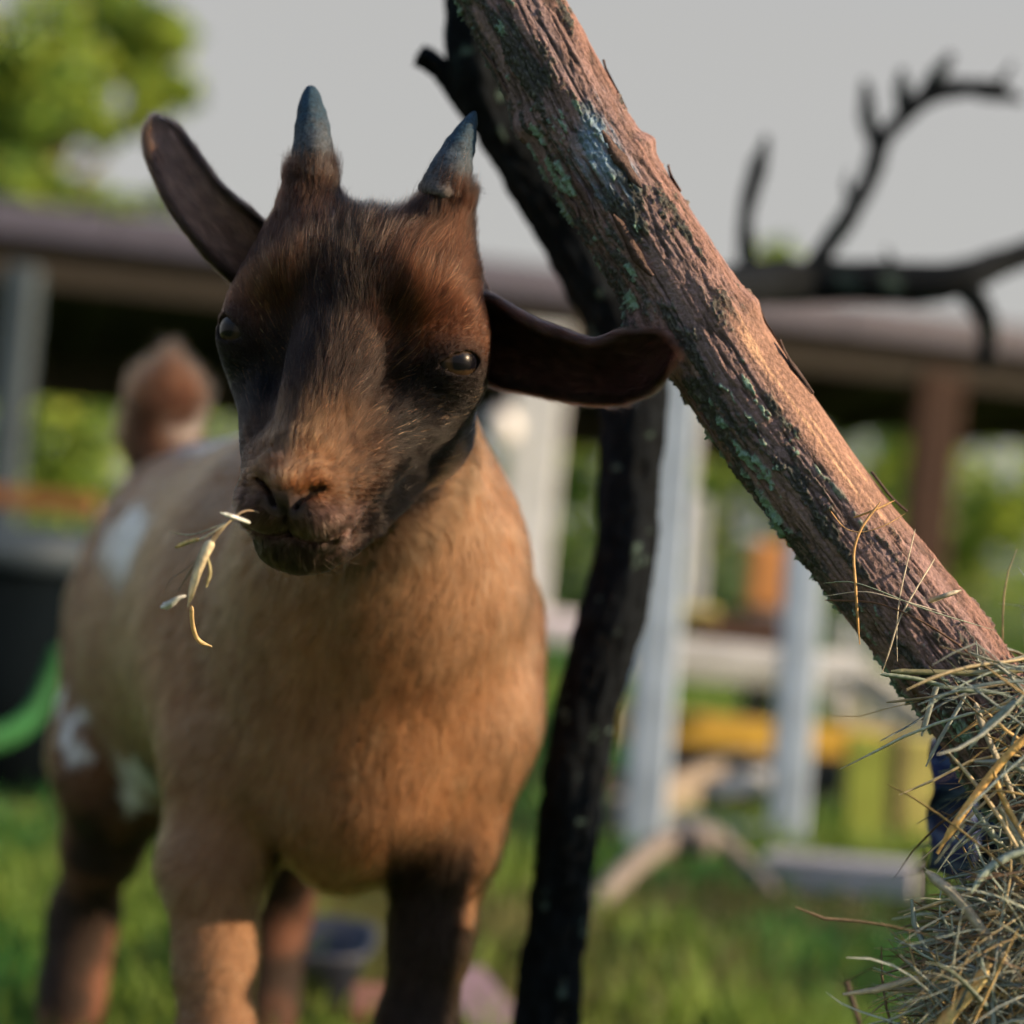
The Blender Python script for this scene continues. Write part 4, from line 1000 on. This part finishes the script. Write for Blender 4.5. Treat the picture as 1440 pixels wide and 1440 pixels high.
# coat: pigment of the animal plus some painted light and shade, in head space (cm) and along the body
TAN = np.array([0.230, 0.118, 0.062]); CHOC = np.array([0.0115, 0.0070, 0.0060]); BLACK = np.array([0.010, 0.0085, 0.0085])
RED = np.array([0.085, 0.034, 0.018]); WHITE = np.array([0.80, 0.82, 0.86]); NOSEBR = np.array([0.27, 0.135, 0.068])
def px_of(p):
    return np.stack([720 + FPX * p[:, 0] / p[:, 1], 720 - FPX * p[:, 2] / p[:, 1]], -1)
def coat(p):
    """pigment, with painted light and shade, per point (camera frame)"""
    L = h_local(p); q = px_of(p)
    nz = fbm(p * 40, 3, 3); n2 = fbm(p * 160, 2, 9)
    col = np.tile(TAN, (len(p), 1)) * (0.62 + 0.76 * nz)[:, None] * (0.85 + 0.3 * fbm(p * np.array([110, 110, 45]), 3, 15))[:, None]
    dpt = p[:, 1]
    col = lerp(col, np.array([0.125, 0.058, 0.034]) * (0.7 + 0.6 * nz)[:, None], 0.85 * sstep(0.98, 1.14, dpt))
    # dark stripe over the shoulder and darker forehand bands
    col = lerp(col, np.array([0.24, 0.145, 0.09]), 0.5 * sstep(0.5, 0.68, fbm(p * np.array([14, 9, 9]), 3, 21)))
    # legs: black fronts
    wz = (p @ CW.T)[:, 2] + CAMZ
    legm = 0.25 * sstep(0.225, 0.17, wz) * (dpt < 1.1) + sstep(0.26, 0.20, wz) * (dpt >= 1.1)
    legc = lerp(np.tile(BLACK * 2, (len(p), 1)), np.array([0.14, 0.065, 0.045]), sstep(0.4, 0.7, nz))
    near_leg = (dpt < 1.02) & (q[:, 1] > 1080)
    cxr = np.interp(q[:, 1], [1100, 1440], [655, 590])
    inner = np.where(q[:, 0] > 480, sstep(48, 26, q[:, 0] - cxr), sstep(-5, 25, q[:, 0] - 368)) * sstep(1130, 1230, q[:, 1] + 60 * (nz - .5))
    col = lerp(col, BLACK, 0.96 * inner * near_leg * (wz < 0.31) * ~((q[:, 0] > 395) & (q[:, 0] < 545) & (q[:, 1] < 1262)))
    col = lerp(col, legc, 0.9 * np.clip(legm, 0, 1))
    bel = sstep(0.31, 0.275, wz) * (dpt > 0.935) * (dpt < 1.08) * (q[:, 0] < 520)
    col = lerp(col, BLACK * 1.5, 0.9 * bel)  # black underside: coat colour plus painted belly shade
    # white patches on flank and rump
    far = sstep(1.02, 1.10, dpt)
    warp = (fbm(p * 60, 3, 5) - 0.5)[:, None] * np.array([60, 60])
    w = blob(q + warp, (197, 768), (42, 52)) + blob(q + warp, (104, 1030), (13, 46)) + blob(q + warp, (190, 1105), (26, 42)) + 0.8 * blob(q + warp, (300, 612), (62, 22)) + 0.5 * blob(q + warp, (210, 860), (26, 50))
    col = lerp(col, WHITE, np.clip(w * 1.6, 0, 1) * far)
    # tail: dark core
    tl = np.clip(blob(q, (245, 575), (48, 40)) * 1.5, 0, 1) * (dpt > 1.36) * (q[:, 1] < 660)
    col = lerp(col, np.array([0.05, 0.022, 0.014]), tl)
    col = lerp(col, np.array([0.055, 0.026, 0.016]), 0.9 * (dpt > 1.33) * (q[:, 1] < 690) * (q[:, 0] < 330) * (1 - tl))
    # ---- face
    x, y, z = L[:, 0], L[:, 1], L[:, 2]
    d_head = np.sqrt((x / 6.5) ** 2 + ((y - 2.5) / 8.5) ** 2 + ((z + 1) / np.where(z > -1, 13.0, 10.5)) ** 2)
    jaw_line = z + 0.62 * (y - 4.0) + 3.4 + 0.8 * (nz - .5)        # throat below the jaw is tan
    hm = sstep(1.08, 0.96, d_head) * sstep(10.6, 9.2, y + 0.15 * np.abs(z))
    face = np.tile(CHOC, (len(p), 1)) * (0.75 + 0.5 * n2)[:, None]
    ctr = np.exp(-(x / 1.75) ** 2)
    face = lerp(face, RED, 0.65 * sstep(0.4, 3.4, np.abs(x) + 0.6 * (n2 - .5)) * sstep(-0.5, 1.5, z) * sstep(7, 4.5, z))
    br = ctr * sstep(-1.8, -5.4, z) * sstep(-6.75, -6.1, z) * sstep(2.5, -1, y)
    face = lerp(face, NOSEBR, 0.85 * br)  # tan lower bridge, brightened to paint in the nose highlight
    ck = sstep(2.1, 2.7, np.abs(x) + 0.10 * y + 0.5 * (n2 - .5)) * sstep(-0.5, -1.5, z) * sstep(-1.5, 0.0, y)      # dark cheek coat, with ear and branch shade painted in
    face = lerp(face, BLACK * 0.8, 0.92 * ck)
    lip = sstep(-5.9, -6.7, z) * sstep(0.5, -1.5, y)
    face = lerp(face, np.array([0.13, 0.078, 0.066]), 0.8 * lip)
    face = lerp(face, np.array([0.028, 0.02, 0.02]), 0.75 * sstep(-7.75, -8.3, z))
    pad = np.clip(1.25 - np.sqrt((x / 1.05) ** 2 + ((z + 6.65) / 0.6) ** 2 + ((y + 4.2) / 1.4) ** 2), 0, 1) * 1.6
    face = lerp(face, np.array([0.045, 0.034, 0.036]), np.clip(pad, 0, 1))
    for s in (-1, 1):
        c = EYES[s][0]
        de = np.linalg.norm(L - c, axis=1)
        face = lerp(face, BLACK, 0.5 * sstep(1.62, 1.30, de))
    col = lerp(col, face, hm)
    col = lerp(col, TAN, hm * sstep(3.4, 4.4, y) * sstep(0.7, -0.6, jaw_line) * sstep(-0.6, -1.6, z))
    return np.clip(col, 0.004, 0.9)

FEET = toW(C(480, 1900, 1.05)); FEET[2] = 0
goat = tag(empty('goat_kid', FEET), 'small brown goat kid with two short horns and hay in its mouth', 'goat')
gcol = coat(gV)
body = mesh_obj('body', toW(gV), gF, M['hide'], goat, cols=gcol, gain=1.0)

# normals (camera frame)
me = body.data
nor = np.empty(len(gV) * 3, np.float32); me.vertices.foreach_get('normal', nor); nor = nor.reshape(-1, 3) @ CW   # back to camera frame
if nor[np.argmin(gV[:, 1])][1] > 0:
    me.flip_normals(); nor = -nor

# ---- fur
def fur_curves(name, V, Fq, N, density, length, comb, color, mat, parent, width=0.00009, npt=5, cvar=0.35, lift=0.35, clump=0.5, clump_cell=0.004, droop=0.0, seed=1, rand=0.18, bend=0.5):
    """V,N in camera frame; density per m2 / length m per vertex; comb(p,n)->direction"""
    r = np.random.default_rng(seed)
    T = np.vstack([Fq[:, [0, 1, 2]], Fq[:, [0, 2, 3]]])
    a, b, c = V[T[:, 0]], V[T[:, 1]], V[T[:, 2]]
    area = 0.5 * np.linalg.norm(np.cross(b - a, c - a), axis=1)
    dens = density[T].mean(1) * area
    n = r.poisson(dens); ti = np.repeat(np.arange(len(T)), n)
    u, v = r.random(len(ti)), r.random(len(ti)); fl = u + v > 1; u[fl], v[fl] = 1 - u[fl], 1 - v[fl]
    w = np.stack([1 - u - v, u, v], -1)
    tt = T[ti]
    p = (V[tt] * w[..., None]).sum(1); nn = (N[tt] * w[..., None]).sum(1); nn /= np.linalg.norm(nn, axis=1)[:, None] + 1e-9
    ln = (length[tt] * w).sum(1) * r.uniform(0.65, 1.15, len(p))
    d = comb(p, nn); d -= nn * (d * nn).sum(1)[:, None]; d /= np.linalg.norm(d, axis=1)[:, None] + 1e-9
    sw = np.stack([vnoise(p * 110, 40 + i) for i in range(3)], -1) - 0.5
    sw2 = np.stack([vnoise(p * 420, 50 + i) for i in range(3)], -1) - 0.5
    d = d + sw * 0.7 + sw2 * 0.35 + r.normal(0, rand, p.shape)
    d -= nn * (d * nn).sum(1)[:, None]; d /= np.linalg.norm(d, axis=1)[:, None] + 1e-9
    lf = lift * r.uniform(0.6, 1.4, len(p))
    t = np.linspace(0, 1, npt)
    lat = np.cross(nn, d) * r.normal(0, 0.12, len(p))[:, None]
    pts = np.empty((len(p), npt, 3))
    for i, s in enumerate(t):
        pts[:, i] = p + ln[:, None] * (d * (s * (1 - 0.25 * (1 - s))) + nn * (lf * (s - bend * s * s))[:, None] + lat * s * s)
        pts[:, i, 2] -= droop * ln * s * s
    if clump > 0:
        # pull tips together: each hair follows a guide picked per small cell
        key = np.floor((p + 0.0015 * sw2) / clump_cell).astype(np.int64)
        kk = key[:, 0] * 73856093 ^ key[:, 1] * 19349663 ^ key[:, 2] * 83492791
        _, inv = np.unique(kk, return_inverse=True)
        cnt = np.bincount(inv)
        tip = pts - p[:, None] * 0
        mean = np.stack([[np.bincount(inv, pts[:, i, k]) / cnt for k in range(3)] for i in range(npt)], 0)  # npt,3,cells
        for i, s in enumerate(t):
            m = mean[i].T[inv]
            pts[:, i] += (m - pts[:, i]) * (clump * s ** 1.5) * (0.5 + 0.5 * r.random(len(p)))[:, None]
    col = color(p) * r.lognormal(0, 0.22, len(p))[:, None]
    if clump > 0: col = col * r.lognormal(0, cvar, len(cnt))[inv][:, None]
    W_ = toW(pts.reshape(-1, 3)) - worigin(parent)
    hc_ = bpy.data.hair_curves.new(name)
    hc_.add_curves([npt] * len(p))
    hc_.attributes['position'].data.foreach_set('vector', W_.astype(np.float32).ravel()) if 'position' in hc_.attributes else hc_.points.foreach_set('position', W_.astype(np.float32).ravel())
    wd = np.broadcast_to(width, (len(p),)) if np.ndim(width) == 0 else width
    rad = (wd[:, None] * r.uniform(0.7, 1.2, (len(p), 1)) * (1 - 0.85 * t[None] ** 1.5)) / 2
    ra = hc_.attributes.get('radius') or hc_.attributes.new('radius', 'FLOAT', 'POINT')
    ra.data.foreach_set('value', rad.astype(np.float32).ravel())
    ca = hc_.attributes.new('col', 'FLOAT_COLOR', 'CURVE')
    c4 = np.ones((len(p), 4), np.float32); c4[:, :3] = np.clip(col, 0.003, 0.95)
    ca.data.foreach_set('color', c4.ravel())
    hc_.materials.append(mat)
    o = bpy.data.objects.new(name, hc_); COL.objects.link(o); o.parent = parent
    print(name, len(p))
    return o

NOSE_L = np.array([0, -4.2, -6.2])
def comb_head(p, n):
    L = h_local(p) - NOSE_L
    L = L * np.array([0.8, 1, 1.0])
    # up the forehead the hair fans out to the horns
    L = L / (np.linalg.norm(L, axis=1)[:, None] + 1e-9)
    q = h_local(p); t = sstep(4.6, 6.4, q[:, 2])[:, None]
    L = L * (1 - t) + np.stack([np.sign(q[:, 0]) * 0.25, 0.25 + 0 * q[:, 0], 1 + 0 * q[:, 0]], -1) * t
    return L @ HR.T
def head_w(p):
    L = h_local(p)
    return sstep(11.5, 8.0, np.linalg.norm((L - np.array([0, 2.5, -1])) * np.array([1.2, 1, 0.95]), axis=1))
def comb_all(p, n):
    h = head_w(p)
    back = np.array([-0.35, 0.6, -0.75]); back = np.tile(back, (len(p), 1))
    back[:, 0] += 0.6 * (vnoise(p * 12, 77) - 0.5)
    tailm = (p[:, 1] > 1.37) & (px_of(p)[:, 1] < 660)
    back[tailm] = np.array([0.0, -0.1, 1.0]) + np.stack([(px_of(p[tailm])[:, 0] - 236) / 90.0, 0 * p[tailm, 0], 0 * p[tailm, 0]], -1)
    return comb_head(p, n) * h[:, None] + back * (1 - h)[:, None]
Lg = h_local(gV)
x, y, z = Lg[:, 0], Lg[:, 1], Lg[:, 2]
hw = head_w(gV)
muz = sstep(-1.0, -6.0, z) * sstep(3.0, -1.0, y)
lhead = 0.0125 * (1 - muz) + 0.0030 * muz
lhead = lhead + 0.006 * sstep(1.0, 4.0, z) * np.exp(-(x / 3.6) ** 2) * sstep(5, 2, y)
side = sstep(2.6, 3.6, np.abs(x)) * sstep(3.6, 2.0, np.abs(z))
lhead = lhead * (1 - 0.55 * side) * (1 + 0.25 * sstep(4.6, 5.6, z))
eye_d = np.minimum(np.linalg.norm(Lg - EYES[-1][0], axis=1), np.linalg.norm(Lg - EYES[1][0], axis=1))
lhead = np.where(eye_d < 2.3, np.minimum(lhead, 0.0015 + 0.003 * np.clip(eye_d - 1.3, 0, 1)), lhead)
lbody = np.full(len(gV), 0.0125)
wzz = (gV @ CW.T)[:, 2] + CAMZ
lbody = np.where(wzz < 0.24, 0.0065, lbody)
tailm = (gV[:, 1] > 1.37) & (px_of(gV)[:, 1] < 660)
lbody = np.where(tailm, 0.030, lbody)
flen = lhead * hw + lbody * (1 - hw)
facing = -nor[:, 1]
view = sstep(-0.55, -0.1, facing)
dens = (4.6e6 * hw * (0.75 + 1.0 * muz) + 0.42e6 * (1 - hw) * np.where(gV[:, 1] > 1.08, 0.5, 1.0)) * (0.06 + 0.94 * view)
padv = np.clip(1.25 - np.sqrt((x / 0.9) ** 2 + ((z + 6.65) / 0.55) ** 2 + ((y + 4.3) / 1.4) ** 2), 0, 1)
dens = np.where(padv > 0.25, 0, dens)
dens = np.where(eye_d < EYE_R + 0.13, 0, dens)
inm = (nor * 0)[:, 0]
isb = hw < 0.5
def col_f(p):
    c = coat(p)
    g = fbm(p * 300, 2, 31)
    return c * (0.7 + 0.6 * g)[:, None]
fur_curves('face_fur', gV, gF, nor, np.where(~isb, dens, 0), flen, comb_all, col_f, M['face_fur'], goat, width=0.00016, lift=0.30, clump=0.8, clump_cell=0.0024, cvar=0.33, seed=3)
fur_curves('coat_fur', gV, gF, nor, np.where(isb, dens, 0), flen, comb_all, lambda p: np.clip(col_f(p) * 1.5, 0, 0.85), M['fur'], goat, width=0.00027, npt=4, lift=0.30, clump=0.55, clump_cell=0.006, cvar=0.34, seed=4)
top = hw * sstep(-5.6, -3.0, z) * sstep(7.0, 6.0, z) * np.exp(-(x / 3.9) ** 2) * (facing > 0.1) * (eye_d > 1.6) * (0.45 + 0.55 * sstep(-2.5, 0.5, z))
fur_curves('forelock', gV, gF, nor, 6.0e5 * top, flen * 1.25, comb_all, lambda p: np.tile(np.array([0.46, 0.20, 0.09]) * np.random.default_rng(5).lognormal(-0.5, 0.9, (len(p), 1)), (1, 1)), M['sheen_fur'], goat, width=0.00016, lift=0.20, clump=0.75, clump_cell=0.005, seed=14, rand=0.10)  # coppery strands over forehead and bridge, highlights put into their colour
tuft = hw * sstep(4.6, 5.4, z) * (np.abs(x) > 1.2) * (y < 5.5)
fur_curves('horn_hair', gV, gF, nor, 1.1e6 * tuft, np.full(len(gV), 0.017), comb_all, lambda p: coat(p) * 1.3, M['face_fur'], goat, width=0.00018, lift=0.16, clump=0.75, clump_cell=0.0035, seed=16, rand=0.12)
chin = hw * sstep(-7.2, -8.2, z) * (facing > -0.3) * (y < 1.5) + 0.5 * hw * (np.abs(x) > 0.8) * sstep(-6.6, -7.0, z) * (facing > 0) * (y < 0)
fur_curves('whiskers', gV, gF, nor, 3.5e4 * chin, np.full(len(gV), 0.011), comb_all, lambda p: np.tile(np.array([0.14, 0.09, 0.055]), (len(p), 1)), M['fur'], goat, width=0.00013, lift=0.75, clump=0.0, seed=15, rand=0.5)

# ---- ears: cupped leaf with thickness
def ear(name, spine, widths, open_dirs, cup, colour_in, colour_out, seed):
    n, m = 46, 30
    k = len(spine)
    S = spline(np.c_[np.array(spine), np.array(widths)[:, None], np.array(open_dirs), np.array(cup)[:, None]], n)
    pts, wd, od, cp = S[:, :3], S[:, 3], S[:, 4:7], S[:, 7]
    T = np.gradient(pts, axis=0); T /= np.linalg.norm(T, axis=1)[:, None]
    od = od - T * (od * T).sum(1)[:, None]; od /= np.linalg.norm(od, axis=1)[:, None]
    sd = np.cross(T, od)
    a = np.linspace(-1, 1, m)
    ang = a[None] * cp[:, None]                       # arc angle half-range
    Rr = (wd / 2)[:, None] / np.maximum(np.sin(np.minimum(cp, 1.5)), 0.15)[:, None]
    inner = pts[:, None] + sd[:, None] * (Rr * np.sin(ang))[..., None] + od[:, None] * (Rr * (1 - np.cos(ang)))[..., None]
    th = 0.0010 * np.sqrt(np.clip(1 - a ** 2, 0, 1))[None] + 0.0004
    outer = inner - (od[:, None] * np.cos(ang)[..., None] - sd[:, None] * np.sin(ang)[..., None]) * th[..., None] * 2
    V = np.vstack([inner.reshape(-1, 3), outer.reshape(-1, 3)])
    f1 = grid_faces(n, m, False); f2 = f1[:, ::-1] + n * m
    rim = []
    for i in range(n - 1):
        for j, fl in ((0, 0), (m - 1, 1)):
            q = [i * m + j, (i + 1) * m + j, (i + 1) * m + j + n * m, i * m + j + n * m]
            rim.append(q[::-1] if fl else q)
    for j in range(m - 1):
        q = [(n - 1) * m + j, (n - 1) * m + j + 1, (n - 1) * m + j + 1 + n * m, (n - 1) * m + j + n * m]; rim.append(q)
    Fq = np.vstack([f1, f2, np.array(rim)])
    isin = np.r_[np.ones(n * m), np.zeros(n * m)]
    edge = np.r_[np.tile(np.abs(a), n), np.tile(np.abs(a), n)]
    cols = lerp(np.tile(colour_out, (len(V), 1)), colour_in, isin * sstep(1.0, 0.55, edge))
    o = mesh_obj('ear', toW(V), Fq, M['ear_hide'], goat, cols=cols)
    mm = o.data
    N = np.empty(len(V) * 3, np.float32); mm.vertices.foreach_get('normal', N); N = N.reshape(-1, 3) @ CW
    tt_ = np.repeat(np.arange(n), m); tt_ = np.r_[tt_, tt_]
    tang = T[tt_]
    # nearest-vertex lookup for the comb direction
    kd = kdtree.KDTree(len(V))
    for i, q in enumerate(V): kd.insert(q, i)
    kd.balance()
    def near(p): return np.array([kd.find(q)[1] for q in p])
    def comb(p, nn): return tang[near(p)]
    def colf(p): return cols[near(p)] * (0.7 + 0.6 * fbm(p * 300, 2, seed))[:, None]
    dn = np.where(edge > 0.86, 11e6, 3.8e6)
    ln = np.where(isin > 0, 0.0080 - 0.003 * edge, 0.0055) + 0.0028 * (edge > 0.88)
    fur_curves('ear_fur', V, Fq, N, dn, ln, comb, colf, M['face_fur'], o, width=0.00010, lift=0.34, clump=0.3, clump_cell=0.003, seed=seed)
    return o
EAR_IN = np.array([0.10, 0.060, 0.042]); EAR_OUT = np.array([0.035, 0.022, 0.018])
ear('ear', [C(385, 395, .775), C(325, 337, .764), C(277, 283, .762), C(243, 225, .766), C(226, 187, .770), C(220, 170, .771)],
    [0.027, 0.0265, 0.0222, 0.0190, 0.0125, 0.002], [(0.25, -1, 0.1)] * 6, [0.9, 0.8, 0.7, 0.6, 0.5, 0.4], np.array([0.17, 0.115, 0.095]), EAR_OUT, 61)
ear('ear', [C(668, 450, .762), C(715, 468, .757), C(775, 488, .750), C(840, 508, .742), C(890, 512, .734), C(930, 503, .726), C(946, 500, .722)],
    [0.036, 0.040, 0.036, 0.030, 0.026, 0.018, 0.003], [(0.1, -0.75, -0.6), (0.1, -0.75, -0.65), (0.1, -0.7, -0.7), (0.1, -0.75, -0.6), (0.1, -0.95, -0.15), (0, -1, 0.1), (0, -1, 0.1)],
    [1.0, 1.0, 1.05, 1.1, 0.9, 0.7, 0.5], np.array([0.05, 0.026, 0.024]), np.array([0.06, 0.036, 0.030]), 62)  # inner side kept dark, the branch's shade put into its colour

# ---- horns
def horn_mat():
    m, n, bs, out = new_mat('horn')
    at = n.nodes.new('ShaderNodeAttribute'); at.attribute_name = 'col'
    nz = n.nodes.new('ShaderNodeTexNoise'); nz.inputs['Scale'].default_value = 900; nz.inputs['Detail'].default_value = 6
    tc = n.nodes.new('ShaderNodeTexCoord'); n.links.new(tc.outputs['Object'], nz.inputs['Vector'])
    mr = n.nodes.new('ShaderNodeMapRange'); mr.inputs['To Min'].default_value = 0.45; mr.inputs['To Max'].default_value = 1.55; mr.inputs['From Min'].default_value = 0.3; mr.inputs['From Max'].default_value = 0.7
    n.links.new(nz.outputs[0], mr.inputs[0])
    vm = n.nodes.new('ShaderNodeVectorMath'); vm.operation = 'SCALE'; n.links.new(at.outputs['Color'], vm.inputs[0]); n.links.new(mr.outputs[0], vm.inputs['Scale'])
    n.links.new(vm.outputs[0], bs.inputs['Base Color']); bs.inputs['Roughness'].default_value = 0.72; bs.inputs['Specular IOR Level'].default_value = 0.25
    bp = n.nodes.new('ShaderNodeBump'); bp.inputs['Strength'].default_value = 0.35; bp.inputs['Distance'].default_value = 0.001
    n.links.new(nz.outputs[0], bp.inputs['Height']); n.links.new(bp.outputs[0], bs.inputs['Normal'])
    return m
M['horn'] = horn_mat()
def horn(pts, r0, flat, tap=0.52):
    n, m = 60, 40
    S = spline(np.array(pts), n); T, N, B = frame_along(S)
    t = np.linspace(0, 1, n); a = np.arange(m) / m * 2 * np.pi
    rad = r0 * (1 - tap * t) * (0.45 + 0.55 * sstep(0, 0.16, t)) * np.sqrt(np.clip(1 - t ** 7, 0, 1))
    ring = (0.035 * np.sin(t * 34 + 1.2 * np.sin(t * 9)) + 0.06 * (vnoise(np.c_[t * 17, t * 0 + r0 * 1e4, t * 0], 5) - .5)) * (1 - t) ** 0.6
    V = []
    for i in range(n):
        rr = rad[i] * (1 + ring[i] + 0.12 * (vnoise(np.c_[np.cos(a) * 2.2, np.sin(a) * 2.2, np.full(m, t[i] * 11)], 8) - .5) + 0.05 * (vnoise(np.c_[np.cos(a) * 9, np.sin(a) * 9, np.full(m, t[i] * 5)], 9) - .5))
        V.append(S[i] + (N[i] * (np.cos(a) * rr)[:, None] + B[i] * (np.sin(a) * rr * flat)[:, None]))
    V = np.array(V).reshape(-1, 3)
    V = np.vstack([V, S[-1] + T[-1] * 0.0004])
    F = [tuple(f) for f in grid_faces(n, m)] + [((n - 1) * m + j, (n - 1) * m + (j + 1) % m, n * m) for j in range(m)]
    tt = np.r_[np.repeat(t, m), 1]
    nz = fbm(V * 500, 3, 4)
    cols = lerp(np.tile(np.array([0.030, 0.038, 0.050]), (len(V), 1)), np.array([0.010, 0.026, 0.045]), sstep(0.35, 0.75, tt + 0.5 * (nz - .5)))
    cols = lerp(cols, np.array([0.07, 0.052, 0.040]), 0.6 * sstep(0.40, 0.15, tt + 0.3 * (nz - .5)))
    mesh_obj('horn', toW(V), F, M['horn'], goat, cols=cols)
horn([Hc(-2.82, 3.0, 6.3), Hc(-2.98, 2.8, 7.5), Hc(-3.2, 2.85, 8.7), Hc(-3.5, 3.0, 9.9), Hc(-3.72, 3.2, 10.9)], 0.0122, 0.9, 0.55)
horn([Hc(2.72, 3.0, 6.35), Hc(2.82, 2.8, 7.4), Hc(3.0, 2.85, 8.6), Hc(3.22, 3.0, 9.7), Hc(3.45, 3.2, 10.7)], 0.0142, 0.9, 0.78)

# ---- eyes
def eye_mat():
    m, n, bs, out = new_mat('eye')
    at = n.nodes.new('ShaderNodeAttribute'); at.attribute_name = 'col'
    n.links.new(at.outputs['Color'], bs.inputs['Base Color'])
    bs.inputs['Roughness'].default_value = 0.25
    bs.inputs['Specular IOR Level'].default_value = 0.1; bs.inputs['Coat Weight'].default_value = 0.22; bs.inputs['Coat Roughness'].default_value = 0.02
    return m
M['eye'] = eye_mat()
for s in (-1, 1):
    c = EYES[s][0]; g, rt, up = eye_axes(s)
    n, m = 40, 48
    th = np.linspace(0, np.pi, n); ph = np.arange(m) / m * 2 * np.pi
    R_ = EYE_R * (1 + 0.05 * np.exp(-(th / 0.5) ** 4))
    loc = np.stack([np.sin(th)[:, None] * np.cos(ph)[None] * R_[:, None], np.sin(th)[:, None] * np.sin(ph)[None] * R_[:, None], np.cos(th)[:, None] * np.ones(m)[None] * R_[:, None]], -1).reshape(-1, 3)
    A = np.stack([rt, up, g], 0)
    V = np.array([Hc(*(c + q @ A)) for q in loc])
    a_, b_ = loc[:, 0] + 0.0, loc[:, 1]
    rr = np.sqrt(a_ ** 2 + b_ ** 2)
    pup = np.maximum(np.abs(a_) / 0.60, np.abs(b_) / 0.36) ; pup = ((np.abs(a_) / 0.70) ** 4 + (np.abs(b_) / 0.33) ** 4) ** .25
    iris = np.array([0.034, 0.021, 0.011]) * (0.7 + 0.6 * vnoise(np.c_[np.arctan2(b_, a_) * 9, rr * 3, rr * 0], 3))[:, None]
    cols = lerp(iris, np.array([0.016, 0.013, 0.013]), sstep(0.80, 0.95, rr))
    cols = lerp(cols, np.array([0.003, 0.003, 0.005]), sstep(1.08, 0.92, pup) * (loc[:, 2] > 0))
    mesh_obj('eye', toW(V), grid_faces(n, m), M['eye'], goat, cols=cols, gain=1.0)
